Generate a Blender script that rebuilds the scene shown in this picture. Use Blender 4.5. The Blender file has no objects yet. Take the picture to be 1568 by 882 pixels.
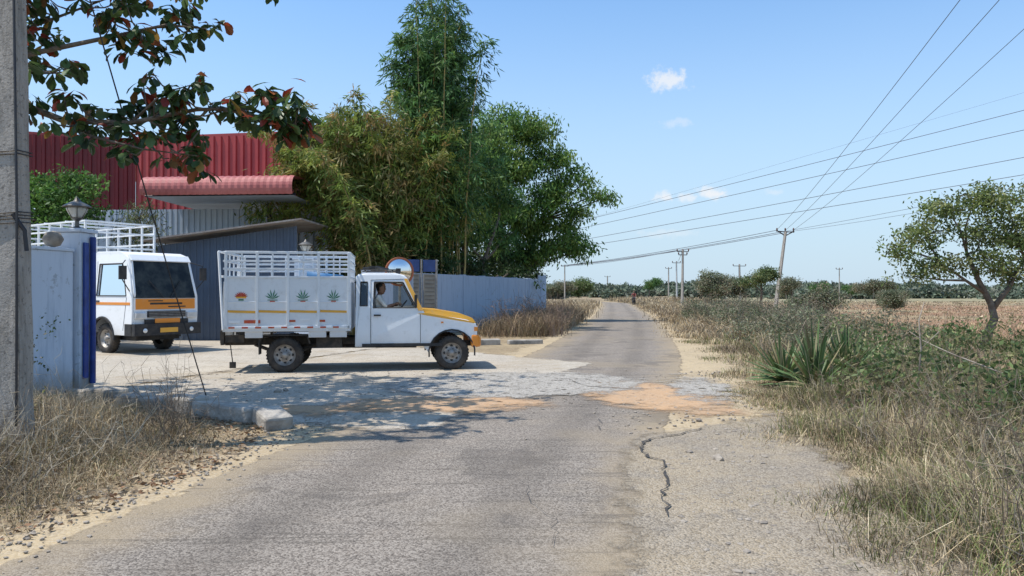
import bpy, math, random
import numpy as np
from mathutils import Vector, Matrix
rng=np.random.default_rng(11); random.seed(11)
S=bpy.context.scene
COL=S.collection
# ---------------------------------------------------------------- node helpers
def nd(nt,t,ins=None,**at):
    n=nt.nodes.new(t)
    for k,v in at.items(): setattr(n,k,v)
    for k,v in (ins or {}).items():
        if isinstance(v,bpy.types.NodeSocket): nt.links.new(v,n.inputs[k])
        else: n.inputs[k].default_value=v
    return n
def c4(c): return (c[0],c[1],c[2],1.0)
def mixc(nt,f,a,b,blend='MIX'):
    n=nt.nodes.new('ShaderNodeMix'); n.data_type='RGBA'; n.blend_type=blend
    for i,v in ((0,f),(6,a),(7,b)):
        if isinstance(v,bpy.types.NodeSocket): nt.links.new(v,n.inputs[i])
        else: n.inputs[i].default_value=(c4(v) if i>0 else v)
    return n.outputs[2]
def ma(nt,op,a,b=0.0,clamp=False):
    n=nt.nodes.new('ShaderNodeMath'); n.operation=op; n.use_clamp=clamp
    for i,v in ((0,a),(1,b)):
        if isinstance(v,bpy.types.NodeSocket): nt.links.new(v,n.inputs[i])
        else: n.inputs[i].default_value=v
    return n.outputs[0]
def nz(nt,vec,scale,detail=3,rough=.55,dist=0):
    return nd(nt,'ShaderNodeTexNoise',{'Vector':vec,'Scale':scale,'Detail':min(detail,4),'Roughness':rough,'Distortion':dist}).outputs[0]
def sm(nt,x,a,b,lo=0.0,hi=1.0):
    return nd(nt,'ShaderNodeMapRange',{'Value':x,'From Min':a,'From Max':b,'To Min':lo,'To Max':hi},interpolation_type='SMOOTHSTEP').outputs[0]
def start(name):
    m=bpy.data.materials.new(name); m.use_nodes=True; nt=m.node_tree; nt.nodes.clear()
    co=nd(nt,'ShaderNodeTexCoord').outputs['Object']
    return m,nt,co
def finish(nt,col,rough=.7,metal=0.0,bump=None,bstr=.3,bdist=.02,spec=.4,alpha=None,coat=0.0):
    p=nd(nt,'ShaderNodeBsdfPrincipled',{'Roughness':rough,'Metallic':metal,'Specular IOR Level':spec,'Coat Weight':coat})
    if isinstance(col,bpy.types.NodeSocket): nt.links.new(col,p.inputs['Base Color'])
    else: p.inputs['Base Color'].default_value=c4(col)
    if bump is not None:
        b=nd(nt,'ShaderNodeBump',{'Height':bump,'Strength':bstr,'Distance':bdist})
        nt.links.new(b.outputs[0],p.inputs['Normal'])
    if alpha is not None: nt.links.new(alpha,p.inputs['Alpha'])
    o=nd(nt,'ShaderNodeOutputMaterial'); nt.links.new(p.outputs[0],o.inputs[0])
def simple(name,c1,c2=None,scale=3,rough=.6,metal=0,bs=30,bstr=.15,spec=.4,coat=0,bdist=.01):
    m,nt,co=start(name)
    c2=c2 or tuple(x*.75 for x in c1)
    f=sm(nt,nz(nt,co,scale,4,.65),.35,.7)
    finish(nt,mixc(nt,f,c1,c2),rough,metal,nz(nt,co,bs,2) if bstr>.1 else None,bstr,bdist,spec,coat=coat)
    return m
def foliage(name,trans=.3,rough=.55,tint=(1,1,1)):
    m,nt,co=start(name)
    at=nd(nt,'ShaderNodeAttribute',attribute_name='Col').outputs['Color']
    if trans<=0:
        p=nd(nt,'ShaderNodeBsdfDiffuse',{'Color':at}); nd(nt,'ShaderNodeOutputMaterial',{0:p.outputs[0]}); return m
    p=nd(nt,'ShaderNodeBsdfPrincipled',{'Base Color':at,'Roughness':rough,'Specular IOR Level':.3})
    t=nd(nt,'ShaderNodeBsdfTranslucent',{'Color':at})
    x=nd(nt,'ShaderNodeMixShader',{0:trans,1:p.outputs[0],2:t.outputs[0]})
    nd(nt,'ShaderNodeOutputMaterial',{0:x.outputs[0]})
    return m
# ---------------------------------------------------------------- mesh builder
class MB:
    def __init__(s): s.V=[];s.C=[];s.F=[];s.n=0
    def add(s,V,F,mat=0,col=None):
        V=np.asarray(V,float).reshape(-1,3)
        if isinstance(F,np.ndarray): s.F.append((F+s.n,mat))
        else:
            by={}
            for f in F: by.setdefault(len(f),[]).append(f)
            for k,fs in by.items(): s.F.append((np.array(fs,int)+s.n,mat))
        s.V.append(V)
        if col is None: c=np.ones((len(V),3))*.5
        else:
            c=np.asarray(col,float)
            if c.ndim==1: c=np.tile(c,(len(V),1))
        s.C.append(c); s.n+=len(V)
    def box(s,c,sz,M=None,mat=0,col=None):
        x,y,z=[a/2 for a in sz]
        V=[Vector((i*x,j*y,k*z)) for i in(-1,1) for j in(-1,1) for k in(-1,1)]
        if M is not None: V=[M@v for v in V]
        V=[tuple(v+Vector(c)) for v in V]
        s.add(V,[(0,1,3,2),(4,6,7,5),(0,4,5,1),(2,3,7,6),(0,2,6,4),(1,5,7,3)],mat,col)
    def tube(s,pts,r,sides=6,mat=0,col=None,caps=True):
        pts=[Vector(p) for p in pts]; n=len(pts)
        if not hasattr(r,'__len__'): r=[r]*n
        V=[];ref=None
        for i,p in enumerate(pts):
            d=(pts[min(i+1,n-1)]-pts[max(i-1,0)]).normalized()
            if ref is None:
                ref=d.orthogonal().normalized()
            a=(ref-d*ref.dot(d)); a=a.normalized() if a.length>1e-6 else d.orthogonal().normalized(); ref=a
            b=d.cross(a)
            for k in range(sides):
                t=2*math.pi*(k+.5)/sides
                V.append(p+(a*math.cos(t)+b*math.sin(t))*r[i])
        F=[]
        for i in range(n-1):
            for k in range(sides):
                k2=(k+1)%sides
                F.append((i*sides+k,i*sides+k2,(i+1)*sides+k2,(i+1)*sides+k))
        if caps:
            F.append(tuple(range(sides))[::-1]); F.append(tuple((n-1)*sides+k for k in range(sides)))
        s.add([tuple(v) for v in V],F,mat,col)
    def lathe(s,prof,M,seg=24,mat=0,col=None):
        V=[];F=[];n=len(prof)
        for k in range(seg):
            t=2*math.pi*k/seg
            for r,h in prof: V.append(tuple(M@Vector((r*math.cos(t),r*math.sin(t),h))))
        for k in range(seg):
            k2=(k+1)%seg
            for i in range(n-1): F.append((k*n+i,k2*n+i,k2*n+i+1,k*n+i+1))
        s.add(V,F,mat,col)
    def prism(s,prof,y0,y1,mat=0,f=None,col=None):
        n=len(prof); V=[(x,y0,z) for x,z in prof]+[(x,y1,z) for x,z in prof]
        if f: V=[f(*v) for v in V]
        F=[tuple(range(n)),tuple(range(2*n-1,n-1,-1))]+[(i,i+n,(i+1)%n+n,(i+1)%n) for i in range(n)]
        s.add(V,F,mat,col)
    def quad(s,a,b,c,d,mat=0,col=None): s.add([a,b,c,d],[(0,1,2,3)],mat,col)
    def build(s,name,mats,smooth=False,parent=None,bevel=0,fixn=False,loc=None):
        me=bpy.data.meshes.new(name)
        V=np.concatenate(s.V); C=np.concatenate(s.C)
        me.vertices.add(len(V)); me.vertices.foreach_set('co',V.ravel())
        li=np.concatenate([f.ravel() for f,_ in s.F]); tot=np.concatenate([np.full(len(f),f.shape[1]) for f,_ in s.F])
        mi=np.concatenate([np.full(len(f),m) for f,m in s.F])
        me.loops.add(len(li)); me.loops.foreach_set('vertex_index',li.astype(np.int32))
        me.polygons.add(len(tot)); me.polygons.foreach_set('loop_start',np.concatenate([[0],np.cumsum(tot)[:-1]]).astype(np.int32))
        me.polygons.foreach_set('material_index',mi.astype(np.int32))
        me.polygons.foreach_set('use_smooth',np.full(len(tot),smooth))
        a=me.color_attributes.new('Col','FLOAT_COLOR','POINT')
        a.data.foreach_set('color',np.concatenate([C,np.ones((len(C),1))],1).ravel())
        me.update(calc_edges=True); me.validate()
        for m in mats: me.materials.append(m)
        if fixn:
            import bmesh
            bm=bmesh.new(); bm.from_mesh(me); bmesh.ops.recalc_face_normals(bm,faces=bm.faces); bm.to_mesh(me); bm.free()
        ob=bpy.data.objects.new(name,me); COL.objects.link(ob)
        if parent: ob.parent=parent
        if loc: ob.location=loc
        if bevel:
            b=ob.modifiers.new('b','BEVEL'); b.width=bevel; b.segments=2; b.limit_method='ANGLE'; b.angle_limit=.6
        return ob
def empty(name,loc=(0,0,0),rz=0):
    e=bpy.data.objects.new(name,None); COL.objects.link(e); e.location=loc; e.rotation_euler=(0,0,rz); return e
def RotTo(d):
    return Vector(d).normalized().to_track_quat('Z','Y').to_matrix().to_4x4()
def panel(name,outer,holes,y0,thick,mat,parent,f=None,bevel=.006):
    import bmesh
    cu=bpy.data.curves.new(name,'CURVE'); cu.dimensions='2D'; cu.fill_mode='BOTH'; cu.extrude=thick/2
    for pts in [outer]+holes:
        sp=cu.splines.new('POLY'); sp.points.add(len(pts)-1)
        for i,(x,z) in enumerate(pts): sp.points[i].co=(x,z,0,1)
        sp.use_cyclic_u=True
    t=bpy.data.objects.new(name+'_t',cu); COL.objects.link(t)
    dg=bpy.context.evaluated_depsgraph_get(); dg.update()
    me=bpy.data.meshes.new_from_object(t.evaluated_get(dg)); bpy.data.objects.remove(t)
    for v in me.vertices:
        x,y,z=v.co.x,y0+v.co.z,v.co.y
        v.co=f(x,y,z) if f else (x,y,z)
    bm=bmesh.new(); bm.from_mesh(me); bmesh.ops.remove_doubles(bm,verts=bm.verts,dist=.0005); bmesh.ops.recalc_face_normals(bm,faces=bm.faces); bm.to_mesh(me); bm.free()
    me.materials.clear(); me.materials.append(mat)
    ob=bpy.data.objects.new(name,me); COL.objects.link(ob); ob.parent=parent
    if bevel:
        b=ob.modifiers.new('b','BEVEL'); b.width=bevel; b.segments=2; b.limit_method='ANGLE'; b.angle_limit=.7
    return ob
def arc(cx,cz,r,a0,a1,n):
    return [(cx+r*math.cos(math.radians(a0+(a1-a0)*i/n)),cz+r*math.sin(math.radians(a0+(a1-a0)*i/n))) for i in range(n+1)]
# ---------------------------------------------------------------- vegetation generators
def unit(v): return v/np.maximum(np.linalg.norm(v,axis=-1,keepdims=True),1e-9)
def add_leaves(mb,P,D,L,W,col,mat=0):
    n=len(P); D=unit(D); Sd=unit(np.cross(D,rng.normal(size=(n,3)))); L=np.broadcast_to(L,(n,))[:,None]; W=np.broadcast_to(W,(n,))[:,None]
    V=np.stack([P,P+D*L*.45+Sd*W*.5,P+D*L,P+D*L*.45-Sd*W*.5],1).reshape(-1,3)
    mb.add(V,np.arange(4*n).reshape(n,4),mat,np.repeat(col,4,0))
def pick(pal,n,jit=.25):
    pal=np.array(pal); c=pal[rng.integers(0,len(pal),n)]
    return c*(1+rng.uniform(-jit,jit,(n,1)))
def blob_foliage(mb,blobs,dens,per,cr,L,W,pal,droop=.3,mat=0,shell=.45):
    for b in blobs:
        c=np.array(b[:3]); r=np.array(b[3:6]); n=max(3,int(dens*r[0]*r[2]))
        d=unit(rng.normal(size=(n,3))); rad=shell+(1-shell)*rng.random((n,1))**.7
        rad*=rng.uniform(.8,1.14,(n,1))
        Pc=c+d*rad*r
        colc=pick(pal,n,.3)
        Pl=np.repeat(Pc,per,0)+rng.normal(size=(n*per,3))*cr*np.array([1,1,.7])
        Dl=rng.normal(size=(n*per,3)); Dl[:,2]-=droop*2
        colr=np.repeat(colc,per,0)*(1+rng.uniform(-.2,.25,(n*per,1)))
        add_leaves(mb,Pl,Dl,L*rng.uniform(.6,1.3,n*per),W*rng.uniform(.7,1.2,n*per),colr,mat)
def blades(mb,P,h,lean,w,col,mat=0):
    n=len(P); h=h[:,None]; ld=np.concatenate([lean,np.zeros((n,1))],1)
    a=rng.uniform(0,2*np.pi,n); sd=np.stack([np.cos(a),np.sin(a),np.zeros(n)],1)*np.broadcast_to(w,(n,))[:,None]*.5
    up=np.array([0,0,1.])
    mid=P+up*h*.55+ld*h*.3; tip=P+up*h*(1-.25*np.linalg.norm(ld,axis=1,keepdims=True))+ld*h*.95
    V=np.stack([P-sd,P+sd,mid-sd*.7,mid+sd*.7,tip],1).reshape(-1,3)
    base=(np.arange(n)*5)[:,None,None]; F=(base+np.array([[0,1,3],[0,3,2],[2,3,4]])[None]).reshape(-1,3)
    mb.add(V,F,mat,np.repeat(col,5,0))
def tufts(mb,XY,h,nb,pal,spread=.09,w=.008,lean=.5,zfun=None,jit=.3):
    n=len(XY)
    if n==0: return
    hh=np.broadcast_to(h,(n,))
    P=np.repeat(np.concatenate([XY,np.zeros((n,1))],1),nb,0); P[:,:2]+=rng.normal(size=(n*nb,2))*spread
    ph=.5+.5*np.sin(XY[:,0]*1.9+2*np.sin(XY[:,1]*1.1))*np.sin(XY[:,1]*2.3+1.3*np.sin(XY[:,0]*2.7))
    c=pick(pal,n,jit)*(.66+.55*ph)[:,None]
    col=np.repeat(c,nb,0)*(1+rng.uniform(-.35,.4,(n*nb,1)))
    H=np.repeat(hh,nb)*rng.uniform(.4,1.15,n*nb)
    ln=rng.normal(size=(n*nb,2))*lean*.7+np.repeat(rng.normal(size=(n,2))*lean*.7,nb,0)
    blades(mb,P,H,ln,w*np.repeat(np.maximum(1,.6+XY[:,1]*.07),nb),col)
DRY=[(.48,.37,.22),(.38,.29,.18),(.26,.20,.135),(.44,.36,.23),(.56,.46,.31),(.30,.25,.19),(.21,.165,.12)]
DRYG=DRY+[(.20,.21,.09),(.27,.26,.12)]
def twig_bush(mb,c,r,h,n,col,rad=.006,mat=0):
    for i in range(n):
        a=rng.uniform(0,2*math.pi); s=rng.uniform(.2,1)
        p=np.array([c[0]+rng.normal()*r*.2,c[1]+rng.normal()*r*.2,0]); pts=[p.copy()]
        d=np.array([math.cos(a)*s*r,math.sin(a)*s*r,h*rng.uniform(.6,1.1)])/4
        for k in range(4):
            p=p+d+rng.normal(size=3)*h*.06; pts.append(p.copy())
            if k>0:
                q=p+rng.normal(size=3)*h*.16+np.array([0,0,h*.1]); mb.tube([p,(p+q)/2+rng.normal(size=3)*.02,q],[rad*.6,rad*.5,rad*.2],3,mat,col,False)
        mb.tube(pts,[rad,rad*.85,rad*.7,rad*.5,rad*.25],3,mat,col,False)
# ---------------------------------------------------------------- road centreline
CP=[(-40,-7.5),(-10,-3.6),(0,-1.85),(4,-1.12),(7.5,-.42),(12,.72),(16,1.75),(20,2.6),(25,3.5),(35,5.25),(50,7.5),(65,9.5),(85,12.2),(100,14.0)]
cy_=np.array([p[0] for p in CP]); cx_=np.array([p[1] for p in CP])
def cx(y): return np.interp(y,cy_,cx_)
line=[(float(np.interp(y,cy_,cx_)),y) for y in list(np.arange(-12,30,.5))+list(np.arange(30,96,2.0))]
L_=np.array(line)
for _ in range(6): L_[1:-1]=(L_[:-2]+2*L_[1:-1]+L_[2:])/4
tail=[(14.2,101),(14.6,105),(14.4,109),(13.2,113),(11,116.5),(7,120),(0,123),(-10,126),(-30,130),(-60,134)]
line=[tuple(p) for p in L_]+tail
def ribbon(name,line,hl,hr,z,mat,ncross=9):
    V=[];E=[];F=[];P=np.array(line)
    T=np.gradient(P,axis=0); T=unit(T); Nn=np.stack([T[:,1],-T[:,0]],1)
    for i in range(len(P)):
        for k in range(ncross):
            s=-hl+(hl+hr)*k/(ncross-1); q=P[i]+Nn[i]*s
            V.append((q[0],q[1],z)); e=min(s+hl,hr-s); E.append((e,s,0))
    for i in range(len(P)-1):
        for k in range(ncross-1):
            a=i*ncross+k; F.append((a,a+1,a+ncross+1,a+ncross))
    mb=MB(); mb.add(V,F,0,np.array(E)); return mb.build(name,[mat])
def sheet(name,corners,n,z,mat):
    A,B,C,D=[np.array(c,float) for c in corners]; V=[];E=[];F=[]
    for i in range(n+1):
        for j in range(n+1):
            u,v=i/n,j/n; q=(A*(1-u)+B*u)*(1-v)+(D*(1-u)+C*u)*v
            wu=(np.linalg.norm(B-A)+np.linalg.norm(C-D))/2; wv=(np.linalg.norm(D-A)+np.linalg.norm(C-B))/2
            e=min(u*wu,(1-u)*wu,v*wv,(1-v)*wv); V.append((q[0],q[1],z)); E.append((e,0,0))
    for i in range(n):
        for j in range(n):
            a=i*(n+1)+j; F.append((a,a+n+1,a+n+2,a+1))
    mb=MB(); mb.add(V,F,0,np.array(E)); return mb.build(name,[mat])
def patch(name,c,rx,ry,rot,z,mat,n=24):
    V=[(c[0],c[1],z)];E=[(min(rx,ry),0,0)];F=[]
    for k in range(1,5):
        for i in range(n):
            t=2*math.pi*i/n; x=rx*k/4*math.cos(t); y=ry*k/4*math.sin(t)
            V.append((c[0]+x*math.cos(rot)-y*math.sin(rot),c[1]+x*math.sin(rot)+y*math.cos(rot),z)); E.append((min(rx,ry)*(1-k/4),0,0))
    for i in range(n):
        F.append((0,1+i,1+(i+1)%n))
        for k in range(3):
            a=1+k*n; F.append((a+i,a+n+i,a+n+(i+1)%n,a+(i+1)%n))
    mb=MB(); mb.add(V,F,0,np.array(E)); return mb.build(name,[mat])
def surf(name,cols,scales,edge=.35,soft=.12,rough=.9,bump=(60,.5,.01),nsc=2.2,extra=None,speck=None,holes=0):
    m,nt,co=start(name)
    c=mixc(nt,sm(nt,nz(nt,co,scales[0],4,.6),.35,.65),cols[0],cols[1])
    c=mixc(nt,sm(nt,nz(nt,co,scales[1],4,.7),.5,.72),c,cols[2])
    h=nz(nt,co,bump[0],2,.7)
    if speck:
        vo=nd(nt,'ShaderNodeTexVoronoi',{'Vector':co,'Scale':speck[0]},feature='F1')
        cr=nd(nt,'ShaderNodeSeparateColor',{0:vo.outputs['Color']}).outputs[0]
        c=mixc(nt,ma(nt,'MULTIPLY',sm(nt,cr,.3,.9),speck[2]),c,speck[1])
        c=mixc(nt,ma(nt,'MULTIPLY',sm(nt,cr,.35,.0),speck[2]),c,speck[3])
        h=ma(nt,'ADD',h,ma(nt,'MULTIPLY',vo.outputs['Distance'],-speck[4]))
    if extra: c,h=extra(nt,co,c,h)
    al=None
    if edge is not None:
        e=nd(nt,'ShaderNodeSeparateColor',{0:nd(nt,'ShaderNodeAttribute',attribute_name='Col').outputs['Color']}).outputs[0]
        n1=ma(nt,'MULTIPLY',ma(nt,'SUBTRACT',nz(nt,co,nsc,4,.7),.5),edge*2.6)
        al=sm(nt,ma(nt,'ADD',e,n1),edge*.5-soft*.5,edge*.5+soft*.5)
        if holes:
            al=ma(nt,'MULTIPLY',al,sm(nt,nz(nt,co,7,4,.75),holes-.07,holes+.07))
    finish(nt,c,rough,0,h,bump[1],bump[2],.12,al)
    return m
# ---- ground
def g_extra(nt,co,c,h):
    s=nd(nt,'ShaderNodeSeparateXYZ',{0:co}); X,Y=s.outputs[0],s.outputs[1]
    d=ma(nt,'SUBTRACT',X,ma(nt,'MULTIPLY',Y,.20))
    d=ma(nt,'ADD',d,ma(nt,'MULTIPLY',ma(nt,'SUBTRACT',nz(nt,co,.3,4),.5),5))
    f=ma(nt,'MULTIPLY',sm(nt,d,6.5,9),sm(nt,Y,11,17))
    red=mixc(nt,nz(nt,co,.12,4,.6,1),(.31,.175,.10),(.25,.155,.095))
    grass=mixc(nt,sm(nt,nz(nt,co,.05,4,.6),.5,.65),red,(.30,.24,.14))
    far=mixc(nt,sm(nt,Y,70,140),grass,(.27,.235,.14))
    return mixc(nt,f,c,far),h
M_ground=surf('ground_dirt',[(.26,.195,.12),(.35,.27,.165),(.19,.145,.095)],(.7,3),None,extra=g_extra,speck=(22,(.38,.31,.21),.35,(.16,.12,.08),.6))
mb=MB(); mb.quad((-2500,-400,0),(2500,-400,0),(2500,4000,0),(-2500,4000,0)); mb.build('ground',[M_ground])
M_verge=surf('verge_sand',[(.46,.355,.215),(.39,.30,.185),(.30,.235,.155)],(.9,5),.5,.35,speck=(45,(.5,.43,.33),.35,(.22,.17,.12),.5),bump=(40,.6,.015))
ribbon('dirt_verge',line,2.7,3.3,.004,M_verge,13)
def r_extra(nt,co,c,h):
    at=nd(nt,'ShaderNodeSeparateColor',{0:nd(nt,'ShaderNodeAttribute',attribute_name='Col').outputs['Color']})
    s=at.outputs[1]; e=at.outputs[0]
    n=nz(nt,co,1.3,4,.65)
    dust=sm(nt,ma(nt,'ADD',e,ma(nt,'MULTIPLY',ma(nt,'SUBTRACT',n,.5),-1.3)),.85,.05)
    c=mixc(nt,ma(nt,'MULTIPLY',dust,.75),c,(.35,.275,.18))
    w=ma(nt,'MULTIPLY',sm(nt,ma(nt,'ABSOLUTE',ma(nt,'SUBTRACT',ma(nt,'ABSOLUTE',s),.75)),.4,.05),.3)
    c=mixc(nt,w,c,(.10,.087,.075))
    mp=nd(nt,'ShaderNodeMapping',{'Vector':co,'Scale':(.35,5.5,1),'Rotation':(0,0,-.12)}).outputs[0]
    st=nz(nt,mp,1.6,3,.6,.6)
    c=mixc(nt,ma(nt,'MULTIPLY',sm(nt,st,.56,.66),.4),c,(.09,.078,.065))
    bl=nz(nt,co,.35,3,.6)
    c=mixc(nt,ma(nt,'MULTIPLY',sm(nt,bl,.48,.7),.55),c,(.29,.235,.165))
    c=mixc(nt,ma(nt,'MULTIPLY',sm(nt,nz(nt,co,.8,4,.6,.5),.44,.36),.4),c,(.10,.088,.078))
    return c,h
M_road=surf('worn_asphalt',[(.21,.178,.148),(.175,.15,.126),(.24,.20,.162)],(.5,1.7),.16,.05,speck=(85,(.42,.37,.31),.6,(.07,.06,.052),1.0),bump=(140,.6,.008),extra=r_extra,nsc=3)
ribbon('asphalt_road',line,1.95,1.95,.008,M_road,13)
def a_extra(nt,co,c,h):
    n=nz(nt,co,.45,4,.7,.8)
    c=mixc(nt,ma(nt,'MULTIPLY',sm(nt,n,.50,.64),.5),c,(.35,.28,.195))
    return c,h
M_conc=surf('dusty_apron',[(.46,.405,.325),(.39,.34,.27),(.31,.26,.195)],(.6,2.2),.5,.25,speck=(50,(.55,.50,.43),.5,(.20,.17,.14),.9),bump=(50,.6,.015),extra=a_extra)
sheet('entrance_apron',[(-7.4,10.2),(-.9,8.2),(2.0,16.5),(-3.6,22.5)],30,.012,M_conc)
sheet('yard_concrete',[(-30,14),(-6.6,11.4),(-3.2,22.4),(-12,40)],30,.016,M_conc)
M_or=surf('orange_sand',[(.48,.30,.165),(.43,.28,.165),(.38,.28,.19)],(1.3,6),.5,.45,bump=(50,.5,.01),speck=(50,(.55,.42,.3),.3,(.30,.19,.12),.5),nsc=1.9,holes=.36)
patch('sand_patch',(-1.0,10.45),1.9,.95,.12,.020,M_or)
patch('sand_patch',(2.05,11.5),1.15,2.4,.28,.020,M_or)
patch('sand_patch',(-2.7,9.9),1.0,.65,.1,.0205,M_or)
M_gr=surf('grey_gravel',[(.37,.34,.295),(.30,.275,.24),(.42,.38,.32)],(2,6),.6,.45,speck=(60,(.53,.49,.43),.6,(.15,.135,.12),1.2),bump=(50,.7,.012),holes=.40)
patch('gravel_patch',(3.1,12.2),.75,2.3,-.12,.024,M_gr)
patch('gravel_patch',(.0,12.8),2.6,2.0,.2,.024,M_gr)
M_gd=surf('broken_edge_dirt',[(.35,.28,.19),(.27,.225,.17),(.22,.19,.155)],(1.1,3.5),.4,.3,speck=(65,(.45,.39,.31),.5,(.13,.11,.09),.9),bump=(45,.7,.02))
sheet('broken_shoulder',[(.1,2.0),(2.5,2.0),(3.6,9.9),(1.15,8.1)],16,.016,M_gd)
M_crack=simple('broken_asphalt_edge',(.045,.04,.036),(.08,.07,.06),20,.95)
mb=MB()
def ragged(pts,w,name=None):
    P=[np.array(p,float) for p in pts]; out=[]
    for a,b in zip(P[:-1],P[1:]):
        for k in range(5): out.append(a+(b-a)*k/5+rng.normal(size=2)*.022)
    out.append(P[-1])
    V=[];F=[]
    for i,p in enumerate(out):
        ww=w*rng.uniform(.15,1.2)*math.sin(math.pi*(i+.5)/len(out))**.4
        d=out[min(i+1,len(out)-1)]-out[max(i-1,0)]; n_=np.array([d[1],-d[0]]); n_/=np.linalg.norm(n_)+1e-9
        a=p+n_*ww; V+= [(p[0],p[1],.030),(a[0],a[1],.030)]
    for i in range(len(out)-1): F.append((2*i,2*i+1,2*i+3,2*i+2))
    mb.add(V,F)
ragged([(2.2,8.55),(1.78,8.15),(1.5,7.95),(1.33,7.55),(1.28,7.3),(1.4,6.9),(1.36,6.5),(1.27,6.05),(1.18,5.7),(1.1,5.2)],.038)
ragged([(1.0,13.4),(1.25,12.4),(1.6,12.1),(2.3,12.0)],.03)
ragged([(.1,6.2),(.15,5.6),(.3,5.1),(.25,4.6)],.006); ragged([(-1.6,9.2),(-1.2,8.6),(-1.3,8.0)],.008); ragged([(.9,9.6),(1.1,9.1),(1.0,8.5),(1.3,8.2)],.012)
mb.build('road_crack',[M_crack])
M_stone=simple('stone',(.36,.31,.25),(.2,.17,.14),6,.9,bs=25,bstr=.6)
mb=MB()
import bmesh as _bm
_b=_bm.new(); _bm.ops.create_icosphere(_b,subdivisions=1,radius=1); RV=np.array([v.co[:] for v in _b.verts]); RF=np.array([[v.index for v in f.verts] for f in _b.faces]); _b.free()
def rock(c,r,mat=0,flat=.6):
    V=RV*(1+rng.uniform(-.3,.3,(len(RV),1)))*np.array([r*rng.uniform(.8,1.4),r,r*flat]); a=rng.uniform(0,6.28); R=np.array([[math.cos(a),-math.sin(a),0],[math.sin(a),math.cos(a),0],[0,0,1]])
    mb.add(V@R.T+np.array([c[0],c[1],r*flat*.5+.008]),RF,mat)
for i in range(300):
    y=rng.uniform(4,15); rock((cx(y)+rng.normal(2.5,.35),y),rng.uniform(.008,.028))
for i in range(700):
    y=rng.uniform(4,10); rock((cx(y)-rng.normal(2.25,.2),y),rng.uniform(.005,.018))
for i in range(550):
    rock((rng.normal(.6,1.7),rng.normal(12.2,1.3)),rng.uniform(.007,.022))
for i in range(260): rock((rng.uniform(1.3,3.0),rng.uniform(4,13)),rng.uniform(.006,.022))
for i in range(300): rock((rng.uniform(-6,-1),rng.uniform(9.2,15)),rng.uniform(.008,.026))
rock((1.95,7.0),.06); rock((-3.7,11.7),.07); rock((-3.62,11.85),.06); rock((2.3,9.1),.05); rock((1.75,7.3),.04)
mb.build('loose_stones',[M_stone])
# ---------------------------------------------------------------- culvert kerb
M_kerb=simple('old_concrete',(.44,.40,.34),(.20,.18,.155),3,.9,bs=18,bstr=.6,bdist=.03)
mb=MB()
P0=np.array([-6.5,11.0]);P1=np.array([-3.05,9.0])
k=0
while k<7:
    a=P0+(P1-P0)*(k/7); b=P0+(P1-P0)*((k+.97)/7); c=(a+b)/2; ang=math.atan2(*(b-a)[::-1])+rng.normal()*.03
    h=.22+rng.uniform(-.04,.03)
    mb.box((c[0]+rng.normal()*.02,c[1]+rng.normal()*.02,h/2-.01),(np.linalg.norm(b-a),.32,h),Matrix.Rotation(ang,4,'Z')@Matrix.Rotation(rng.normal()*.05,4,'X')@Matrix.Rotation(rng.normal()*.03,4,'Y')); k+=1
mb.box((-2.82,8.72,.10),(.46,.34,.19),Matrix.Rotation(-.9,4,'Z')@Matrix.Rotation(.18,4,'Y'))
mb.build('culvert_kerb',[M_kerb],bevel=.035)
mb=MB()
mb.box((-1.1,22.2,.08),(1.5,.25,.2),Matrix.Rotation(.25,4,'Z')); mb.box((.4,22.7,.06),(1.1,.25,.15),Matrix.Rotation(.3,4,'Z'))
mb.build('entrance_kerb',[M_kerb],bevel=.03)
# ---------------------------------------------------------------- walls
def wallmat(name,c1,c2):
    m,nt,co=start(name)
    s=nd(nt,'ShaderNodeSeparateXYZ',{0:co})
    mp=nd(nt,'ShaderNodeMapping',{'Vector':co,'Scale':(3,3,.35)}).outputs[0]
    f=sm(nt,nz(nt,mp,2,4,.7),.45,.75)
    c=mixc(nt,f,c1,c2)
    c=mixc(nt,ma(nt,'MULTIPLY',sm(nt,ma(nt,'ADD',s.outputs[2],ma(nt,'MULTIPLY',nz(nt,co,2,4),.8)),1.0,.35),.75),c,(.30,.24,.17))
    c=mixc(nt,ma(nt,'MULTIPLY',sm(nt,nz(nt,co,5,4,.75),.60,.68),.5),c,(.26,.27,.27))
    finish(nt,c,.85,0,nz(nt,co,18,4),.25,.01,.2); return m
M_wall=wallmat('painted_wall_bluewhite',(.60,.66,.74),(.42,.48,.56))
M_wallg=wallmat('painted_wall_grey',(.42,.48,.56),(.30,.35,.43))
M_blue=simple('blue_paint',(.03,.07,.30),(.02,.04,.18),5,.5)
def wall(mb,a,b,h,t,mat=0,z0=0):
    a=np.array(a,float);b=np.array(b,float);c=(a+b)/2
    mb.box((c[0],c[1],z0+h/2),(np.linalg.norm(b-a),t,h),Matrix.Rotation(math.atan2(*(b-a)[::-1]),4,'Z'),mat)
e=empty('compound_wall')
mb=MB()
wall(mb,(-8.8,3.0),(-7.12,11.85),2.24,.2); wall(mb,(-8.8,3.0),(-7.12,11.85),.05,.26,0,2.242)
mb.build('wall_body',[M_wall],parent=e,bevel=.01)
mb=MB(); mb.box((-7.16,12.1,1.28),(.42,.42,2.56)); mb.box((-7.16,12.1,2.595),(.5,.5,.06)); mb.build('gate_pillar',[M_wall],parent=e,bevel=.012)
mb=MB(); mb.tube([(-6.90,12.18,.1),(-6.90,12.18,2.5)],.045,8); mb.box((-6.925,12.02,1.3),(.03,.12,2.2)); mb.build('gate_post',[M_blue],parent=e)
e=empty('compound_wall')
mb=MB()
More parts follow.
